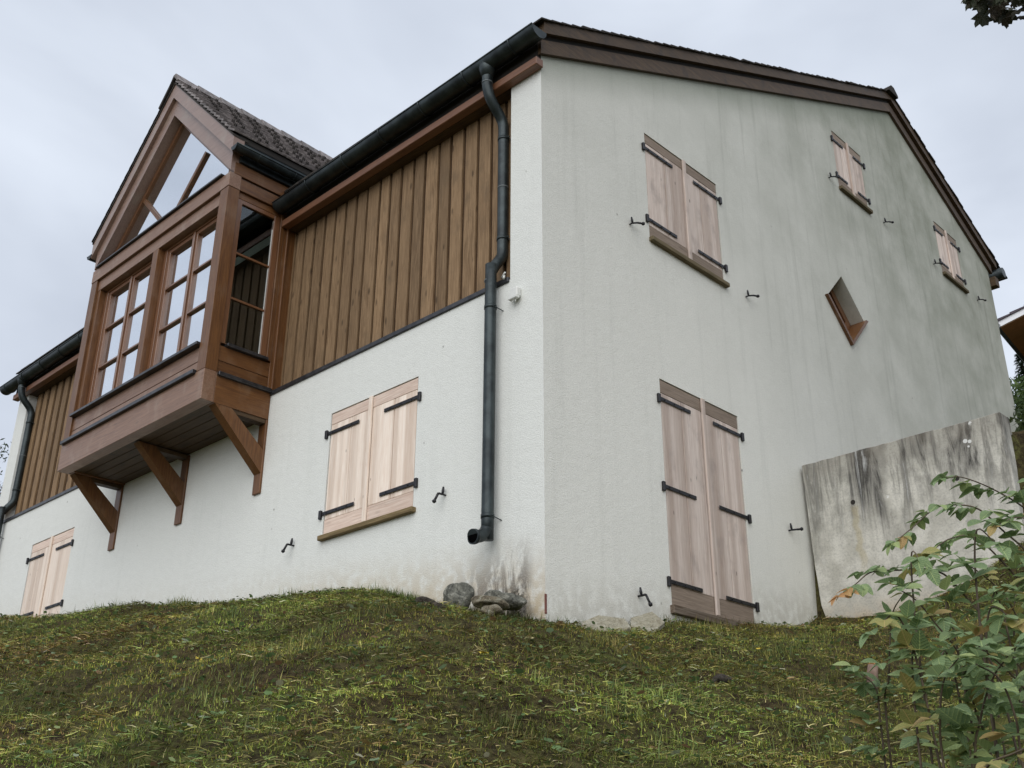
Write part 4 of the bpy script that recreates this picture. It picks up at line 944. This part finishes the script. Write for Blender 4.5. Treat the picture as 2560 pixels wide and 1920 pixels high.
# small broad leaves and weeds
def broad(n, rng, size, cols):
    x, y = vis_region(n, rng); n = len(x); z = gz(x, y) + rng.uniform(.012, .04, n); az = rng.uniform(0, 6.283, n); s = rng.uniform(*size, n)
    tl_ = rng.uniform(-.5, .6, n); a = np.c_[np.cos(az), np.sin(az), tl_] * s[:, None]; c = np.c_[-np.sin(az), np.cos(az), rng.uniform(-.3, .3, n)] * s[:, None] * rng.uniform(.3, .6, (n, 1)); o = np.c_[x, y, z]
    V = np.empty((n * 6, 3)); V[0::6] = o; V[1::6] = o + a * .35 + c; V[2::6] = o + a * .75 + c * .8; V[3::6] = o + a; V[4::6] = o + a * .75 - c * .8; V[5::6] = o + a * .35 - c
    V[2::6, 2] += .004; V[4::6, 2] += .004
    k = np.arange(n) * 6; F_ = np.concatenate([np.c_[k, k + 1, k + 2], np.c_[k, k + 2, k + 3], np.c_[k, k + 3, k + 4], np.c_[k, k + 4, k + 5]])
    cc = np.array(cols)[rng.integers(0, len(cols), n)] * rng.uniform(.75, 1.25, (n, 1)); return mesh_np('weed_leaves', V, F_, M['blade'], np.repeat(cc, 6, 0))
tag(link('weed_leaves', broad(24000, RNG, (.014, .045), [(.12, .19, .07), (.10, .16, .06), (.16, .23, .09), (.20, .25, .10)])), 'small broad weed leaves scattered through the lawn', 'weeds', kind='stuff')
tag(link('pale_leaf_scraps', broad(2600, RNG, (.02, .06), [(.30, .34, .22), (.22, .30, .17), (.38, .36, .24), (.20, .12, .06), (.26, .16, .09)])), 'pale torn leaf scraps lying on the mown slope', 'leaf litter', kind='stuff')
# taller tufts
V0 = []
tx, ty, tcid = [], [], []
for (cx, cy, n_, rad) in [(RNG.uniform(-7, 4.6), RNG.uniform(-4.4, 3.8), RNG.integers(30, 110), RNG.uniform(.04, .16)) for _ in range(150)] + [(-.25 + RNG.uniform(-.1, .1), -1.7, 150, .14), (1.1, -.55, 140, .12), (-.1, -2.15, 110, .08), (-1.6, -.1, 120, .12), (.18, 1.5, 160, .2), (.2, 1.9, 120, .2)]:
    if cx < .02 and cy > -.03: continue
    tx.append(cx + RNG.normal(0, rad, n_)); ty.append(cy + RNG.normal(0, rad, n_))
x = np.concatenate(tx); y = np.concatenate(ty); ok = ~((x < .0) & (y > -.01)) & (y < 4.35) & (np.hypot(x - CAM[0], y - CAM[1]) > 3.2); x, y = x[ok], y[ok]
me = blades('grass_tufts', x, y, lambda n: RNG.uniform(.04, .13, n), lambda n: RNG.uniform(.003, .0065, n), lambda n: RNG.uniform(.05, .75, n),
            pal([(.12, .15, .045), (.17, .19, .06), (.24, .23, .085), (.09, .12, .05)], [4, 3, 1.6, 3]), M['blade'])
tag(link('grass_tufts', me), 'taller bright tufts of grass standing out of the lawn', 'grass', kind='stuff')
# grass fringe along the wall foot
n_ = 5200; u = RNG.uniform(-11.5, 2.2, n_); xx = np.where(u < 0, u, .02 + np.abs(RNG.normal(0, .03, n_))); yy = np.where(u < 0, -.02 - np.abs(RNG.normal(0, .05, n_)), u * 1.95)
me = blades('grass_fringe', xx, yy, lambda n: RNG.uniform(.03, .11, n), lambda n: RNG.uniform(.003, .006, n), lambda n: RNG.uniform(.05, .8, n), pal([(.09, .13, .035), (.12, .15, .04), (.10, .09, .04)], [4, 3, 2]), M['blade'])
tag(link('grass_fringe', me), 'uneven grass fringe along the foot of the white walls', 'grass', kind='stuff')

# fallen leaves -----------------------------------------------------
def lobed(name, mat, s, seed):
    r = random.Random(seed); bm = bmesh.new(); c = bm.verts.new((0, 0, .01)); ring = []
    for k in range(14):
        a = k / 14 * 6.283; rad = s * (1.0 if k % 3 == 0 else .5) * r.uniform(.8, 1.15); ring.append(bm.verts.new((math.cos(a) * rad, math.sin(a) * rad * .8, r.uniform(-.1, .45) * s)))
    for k in range(14): bm.faces.new((c, ring[k], ring[(k + 1) % 14]))
    me = bpy.data.meshes.new(name); bm.to_mesh(me); bm.free(); me.materials.append(mat); return me
for i, (x, y, s, mat, lab) in enumerate(((1.37, -2.02, .040, 'yellow', 'bright yellow fallen leaf below the house corner'), (.12, -3.12, .036, 'yellow', 'ochre fallen leaf alone on the left part of the slope'),
        (1.05, -1.30, .040, 'cream', 'cream fallen leaf just below the pale flagstones'), (1.22, 1.17, .035, 'yellow', 'small yellow leaf on the grass below the tall shutters'), (1.02, 3.37, .045, 'yellow', 'yellow leaf at the foot of the retaining wall'))):
    o = link('fallen_leaf', lobed('fallen_leaf', M[mat], s, i), None, (x, y, g1(x, y) + .035)); o.rotation_euler = (random.uniform(-.4, .4), random.uniform(-.3, .3), random.uniform(0, 6)); tag(o, lab, 'leaf')
    b = MB(); b.tube([(0, 0, .01), (-s * .9, s * .3, .03), (-s * 1.5, s * .2, .05)], .0018, 4); b.build('stalk', M['cream'], o)

# ------------------------------------------------------------------ SHRUBS
def leaf_mesh(seed, mat, L_=1.0, wd=.36, droop=.18):
    r = random.Random(seed); bm = bmesh.new(); n = 7; mid = []; le = []; ri = []
    for i in range(n + 1):
        t = i / n; w = wd * (math.sin(math.pi * min(1, t ** .72)) ** .85) * (1 if t < .98 else 0); z = -droop * t * t + .02 * math.sin(t * 5 + seed)
        if i in (0, n): w = 0.004
        ser = r.uniform(-.02, .02)
        mid.append(bm.verts.new((t * L_, 0, z))); le.append(bm.verts.new((t * L_ + ser, w + ser, z + w * .28 + r.uniform(-.01, .01)))); ri.append(bm.verts.new((t * L_ - ser, -w - ser, z + w * .28 + r.uniform(-.01, .01))))
    for i in range(n):
        for a, c in ((mid, le), (ri, mid)):
            f = bm.faces.new((a[i], a[i + 1], c[i + 1], c[i])); f.smooth = True
    me = bpy.data.meshes.new('leaf'); bm.to_mesh(me); bm.free(); me.materials.append(mat); return me
LM = {k: [leaf_mesh(s, M[k], wd=.30 + .05 * (s % 3), droop=.1 + .12 * (s % 2)) for s in range(4)] for k in ('leaf', 'leaf_y', 'leaf_o')}
def put_leaf(par, p, d, up, size, kind):
    d = Vector(d).normalized(); up = Vector(up); s = d.cross(up)
    if s.length < .01: s = d.cross(Vector((1, 0, 0)))
    s.normalize(); n = s.cross(d)
    o = bpy.data.objects.new('leaf', random.choice(LM[kind])); COL.objects.link(o); o.parent = par
    o.matrix_basis = Matrix.Translation(Vector(p) - par.location) @ Matrix(((d.x, -s.x, n.x), (d.y, -s.y, n.y), (d.z, -s.z, n.z))).to_4x4() @ Matrix.Scale(size, 4)
def leaf_group(par, p, out, size, kind, n=3):
    """compound leaf: end leaflet with side leaflets on a short stalk"""
    out = Vector(out).normalized(); side = out.cross(Vector((0, 0, 1))); side.normalize(); tipc = Vector(p) + out * size * .55
    upv = Vector((random.uniform(-.5, .5) , random.uniform(-.8, .1), 1))
    put_leaf(par, tipc, out + Vector((0, 0, random.uniform(-.6, -.1))), upv, size * random.uniform(.9, 1.15), kind)
    for s in (1, -1):
        if n >= 3: put_leaf(par, Vector(p) + out * size * .5, out * .45 + side * s + Vector((0, 0, random.uniform(-.55, .0))), upv, size * random.uniform(.75, .95), kind)
        if n >= 5: put_leaf(par, Vector(p) + out * size * .1, out * .2 + side * s + Vector((0, 0, random.uniform(-.6, .0))), upv, size * random.uniform(.6, .8), kind)
def shrub(label, stems, size, colour, base, every, extra=0):
    root = empty('shrub', base); tag(root, label, 'shrub'); inv = Vector(base); cnt = 0
    toCam = Vector(CAM)
    for key, pts in stems.items():
        P = smooth_path(pts, 6); P = [p - inv for p in P]; n = len(P)
        b = MB(); b.tube(P, [.0035 * (1 - .75 * i / (n - 1)) + .001 for i in range(n)], 5); b.build('stem', M['stem'], root)
        acc = 0
        for i in range(1, n):
            acc += (P[i] - P[i - 1]).length
            if acc > every * random.uniform(.75, 1.25) or i == n - 1:
                acc = 0; t = (P[i] - P[max(0, i - 1)]).normalized(); side = t.cross(Vector((0, 0, 1))).normalized() * random.choice((1, -1))
                u = i / (n - 1); kk = colour(key, u); sz = size * (1.0 - .35 * u) * random.uniform(.8, 1.15)
                d = t * random.uniform(.2, 1) + side * random.uniform(.2, 1.0) + Vector((0, 0, random.uniform(-.3, .35)))
                if i == n - 1: d = t
                before = cnt
                # parent is unrotated empty, so matrix_world placement needs the parent offset
                leaf_group(root, inv + P[i], d, sz, kk, random.choice((3, 3, 5))); cnt += 4
    return root
S_A = {'A': [[4.60, -2.30, -1.9], [4.50, -2.40, -1.2], [4.364, -2.544, -0.852], [4.306, -2.622, -0.783], [4.227, -2.711, -0.786], [4.161, -2.797, -0.797], [4.129, -2.868, -0.848], [4.11, -2.934, -0.888]],
 'C': [[4.75, -2.15, -1.9], [4.72, -2.22, -1.2], [4.59, -2.356, -0.776], [4.506, -2.438, -0.627], [4.47, -2.504, -0.565], [4.427, -2.573, -0.552], [4.369, -2.65, -0.569], [4.304, -2.732, -0.649], [4.276, -2.799, -0.699]],
 'D': [[4.75, -2.05, -1.9], [4.72, -2.05, -1.1], [4.578, -2.15, -0.596], [4.531, -2.218, -0.505], [4.477, -2.289, -0.449], [4.434, -2.357, -0.417], [4.389, -2.427, -0.398], [4.361, -2.492, -0.412]],
 'B': [[4.72, -2.4, -2.0], [4.70, -2.47, -1.3], [4.629, -2.554, -0.959], [4.574, -2.626, -0.824], [4.512, -2.701, -0.721], [4.458, -2.776, -0.726], [4.412, -2.848, -0.774], [4.381, -2.916, -0.816]],
 'E': [[4.80, -2.2, -2.0], [4.80, -2.3, -1.2], [4.74, -2.38, -.80], [4.66, -2.44, -.66], [4.60, -2.50, -.62], [4.56, -2.60, -.66]],
 'Q': [[4.85, -2.0, -1.9], [4.84, -2.1, -1.0], [4.76, -2.2, -.62], [4.70, -2.25, -.50], [4.64, -2.33, -.46]]}
S_B = {'F': [[4.13, -2.80, -1.9], [4.169, -2.848, -1.289], [4.211, -2.884, -1.192], [4.252, -2.92, -1.069], [4.292, -2.956, -0.986], [4.355, -2.982, -0.933]],
 'F2': [[4.12, -2.82, -1.9], [4.15, -2.86, -1.35], [4.17, -2.90, -1.22], [4.14, -2.94, -1.17]],
 'H': [[4.56, -2.95, -2.0], [4.559, -3.005, -1.475], [4.557, -3.06, -1.342], [4.557, -3.113, -1.183], [4.527, -3.18, -1.092], [4.504, -3.244, -1.026], [4.478, -3.311, -0.996]],
 'M': [[4.64, -2.70, -2.0], [4.635, -2.763, -1.464], [4.639, -2.815, -1.29], [4.664, -2.859, -1.114], [4.657, -2.915, -0.995], [4.621, -2.981, -0.924], [4.581, -3.05, -0.878]],
 'I': [[4.57, -3.38, -2.0], [4.592, -3.424, -1.524], [4.62, -3.467, -1.406], [4.663, -3.503, -1.309], [4.727, -3.53, -1.257]],
 'J': [[4.62, -3.35, -2.0], [4.664, -3.393, -1.536], [4.712, -3.428, -1.41], [4.772, -3.458, -1.316], [4.835, -3.488, -1.265]],
 'K': [[4.80, -3.40, -2.1], [4.808, -3.445, -1.547], [4.828, -3.491, -1.425], [4.826, -3.545, -1.331], [4.797, -3.61, -1.296]],
 'L': [[4.84, -3.25, -2.0], [4.831, -3.331, -1.411], [4.824, -3.386, -1.334], [4.797, -3.449, -1.276], [4.76, -3.517, -1.218]]}
rs = random.Random(4)
for k in range(19):
    bx, by = 4.66 + rs.uniform(-.26, .30), -2.95 + rs.uniform(-.40, .45); top = rs.uniform(-1.28, -.88); lx, ly = rs.uniform(-.10, .12), rs.uniform(-.12, .08)
    S_B['X%d' % k] = [[bx, by, -2.0], [bx + lx * .3, by + ly * .3, (top - 1.5) / 2], [bx + lx * .7, by + ly * .7, top + .03], [bx + lx * 1.3, by + ly * 1.3, top]]
for k in range(7):
    bx, by = 4.80 + rs.uniform(-.1, .2), -2.35 + rs.uniform(-.25, .25); top = rs.uniform(-.95, -.62)
    S_A['Y%d' % k] = [[bx, by, -2.0], [bx - .02, by, -1.3], [bx - .06, by - .03, top], [bx - .14, by - .06, top - .02]]
S_N = {'N': [[4.70, -3.75, -2.3], [4.76, -3.76, -1.66], [4.85, -3.79, -1.56], [4.93, -3.82, -1.535], [5.004, -3.852, -1.52]], 'N2': [[4.80, -3.75, -2.3], [4.83, -3.80, -1.68], [4.90, -3.83, -1.60], [4.97, -3.86, -1.575]]}
shrub('arching green shrub in front of the retaining wall, its left tip turned orange', S_A, .086, lambda k, u: ('leaf_o' if k == 'A' and u > .93 else 'leaf_y' if random.random() < (.07 if k != 'E' else .25) else 'leaf'), (4.72, -2.2, -1.95), .038)
shrub('bushy blue green shrub at the lower right, between arching shrub and camera', S_B, .092, lambda k, u: 'leaf_y' if random.random() < .11 else 'leaf', (4.6, -3.0, -2.0), .048)
shrub('low yellow green seedling in the bottom right corner', S_N, .075, lambda k, u: 'leaf_y' if random.random() < .75 else 'leaf', (4.8, -3.8, -2.25), .08)

# maple overhanging at top right ------------------------------------
mroot = empty('maple_tree', (7.6, .6, g1(7.6, .6))); tag(mroot, 'dark leaved maple whose lowest twigs hang into the top right of the view', 'tree')
mo_ = Vector(mroot.location)
b = MB(); b.tube([(0, 0, -.2), (.05, .1, 2.2), (-.1, .2, 4.6), (0, .1, 7.0)], [.17, .14, .10, .03], 10); b.build('trunk', M['bark'], mroot)
limbs = [[(-.05, .15, 4.0), (-1.2, -.4, 4.9), (-2.3, -.9, 4.75), (-3.0, -1.15, 4.35), (-3.28, -1.22, 4.20)], [(0, .15, 3.6), (-1.3, -.6, 4.3), (-2.3, -1.0, 4.2), (-2.95, -1.18, 3.78)], [(0, .15, 3.0), (-1.4, -.6, 3.75), (-2.4, -1.0, 3.72), (-3.02, -1.2, 3.27)], [(0, .1, 4.6), (-1.5, .3, 5.6), (-2.9, .1, 5.8)], [(0, .1, 5), (1.2, -.8, 6), (1.9, -1.4, 6.3)], [(0, .1, 5), (.7, 1.2, 6), (1.0, 2.0, 6.3)], [(0, .1, 5.2), (-.9, 1.1, 6.3), (-1.4, 1.7, 6.8)]]
for P in limbs: b = MB(); Q = smooth_path(P, 4); b.tube(Q, [.035 * (1 - .88 * i / (len(Q) - 1)) for i in range(len(Q))], 6); b.build('limb', M['bark'], mroot)
def maple_mesh(seed):
    r = random.Random(seed); bm = bmesh.new(); c = bm.verts.new((.35, 0, 0)); ring = []
    for (a, rad) in ((180, .36), (150, .5), (128, .62), (112, .40), (95, .55), (72, .66), (58, .42), (38, .55), (20, .50), (8, .62), (0, .80), (-8, .62), (-20, .50), (-38, .55), (-58, .42), (-72, .66), (-95, .55), (-112, .40), (-128, .62), (-150, .5)):
        q = rad * r.uniform(.88, 1.12); ring.append(bm.verts.new((.35 + math.cos(math.radians(a)) * q, math.sin(math.radians(a)) * q, -.3 * q * q + r.uniform(-.05, .05))))
    for k in range(len(ring)): bm.faces.new((c, ring[k], ring[(k + 1) % len(ring)]))
    me = bpy.data.meshes.new('leaf'); bm.to_mesh(me); bm.free(); me.materials.append(M['leaf_m']); return me
MM = [maple_mesh(s) for s in range(4)]
def mleaf(p, size):
    o = bpy.data.objects.new('leaf', random.choice(MM)); COL.objects.link(o); o.parent = mroot
    o.location = p; o.rotation_euler = (random.uniform(-.7, .7), random.uniform(.5, 1.5), random.uniform(0, 6.28)); s = size * random.uniform(.75, 1.2); o.scale = (s, s, s)
# leaves hang around the twig ends; the limb ends were set 6 m from the viewer
for i in range(110):
    c = Vector((4.30, -.66, 3.19)) - mo_ + Vector((random.random() ** 1.1 * .50, 0, 0)) ; c.y += random.uniform(-.15, .2); c.z += random.uniform(-.03, .26) - .40 * (c.x + mo_.x - 4.30) - .5 * (c.y + mo_.y + .66) * -.5; c.z -= .03; mleaf(c, .088)
for p, k in (((4.53, -.60, 2.74), 5), ((4.44, -.62, 2.22), 4)):
    for _ in range(k): mleaf(Vector(p) - mo_ + Vector((random.uniform(.03, .14), random.uniform(-.05, .1), random.uniform(-.03, .06))), .07)
# the rest of the crown, outside the picture
r = np.random.default_rng(77); n = 5200; ctr = r.choice(4, n); cs = np.array([(.6, -.6, 6.3), (.9, 1.4, 6.3), (-1.2, 1.2, 6.9), (.2, .3, 7.8)]); P = r.normal(0, 1, (n, 3)); P /= np.linalg.norm(P, axis=1)[:, None]; P *= r.random((n, 1)) ** .4 * 1.4; P += cs[ctr]
d = r.normal(0, 1, (n, 3)) * .07; e = r.normal(0, 1, (n, 3)) * .07; V = np.empty((n * 3, 3)); V[0::3] = P; V[1::3] = P + d; V[2::3] = P + e
link('crown', mesh_np('crown', V, np.arange(n * 3).reshape(n, 3), M['blade'], np.repeat(np.array([[.035, .055, .02]]) * r.uniform(.6, 1.4, (n, 1)), 3, 0)), mroot)

# fruit tree beyond the left end -------------------------------------
fx, fy = -15.3, .6
ft = empty('fruit_tree', (fx, fy, g1(fx, fy))); tag(ft, 'thin leaved fruit tree showing a few twigs past the left end of the house', 'tree'); fo = Vector(ft.location)
b = MB(); b.tube([(0, 0, -.2), (.05, 0, 1.5), (0, .1, 3.2), (.1, 0, 5.2)], [.09, .07, .045, .015], 8); b.build('trunk', M['bark'], ft)
r = np.random.default_rng(5); Vv, Ff, Cc = [], [], []; bmT = MB()
tw_ends = [((-13.55, .3, 5.15)), ((-13.5, .35, 4.25)), (-13.62, .4, 3.85)] + [tuple(np.array([fx, fy, 4.6]) + r.normal(0, .9, 3)) for _ in range(22)]
for te in tw_ends:
    te = Vector(te); st_ = fo + Vector((0, 0, min(5.0, max(1.5, te.z - fo.z - .5)))); P = smooth_path([st_, (st_ + te) / 2 + Vector((0, 0, .12)), te], 6); bmT.tube([p - fo for p in P], [.016 * (1 - .85 * i / (len(P) - 1)) for i in range(len(P))], 5)
    for i in range(3, len(P)):
        for _ in range(11):
            p = np.array(P[i]) + r.normal(0, .10, 3); dd = r.normal(0, 1, 3); dd[2] -= .4; dd /= np.linalg.norm(dd); L_ = r.uniform(.07, .12); sd_ = np.cross(dd, r.normal(0, 1, 3)); sd_ /= np.linalg.norm(sd_); k = len(Vv); q = p - np.array(fo)
            Vv += [q, q + dd * L_ * .5 + sd_ * .014, q + dd * L_, q + dd * L_ * .5 - sd_ * .014]; Ff.append((k, k + 1, k + 2, k + 3)); Cc += [np.array((.05, .075, .04)) * r.uniform(.6, 1.5)] * 4
bmT.build('branches', M['bark'], ft); link('crown', mesh_np('crown', np.array(Vv), np.array(Ff), M['blade'], np.array(Cc)), ft)
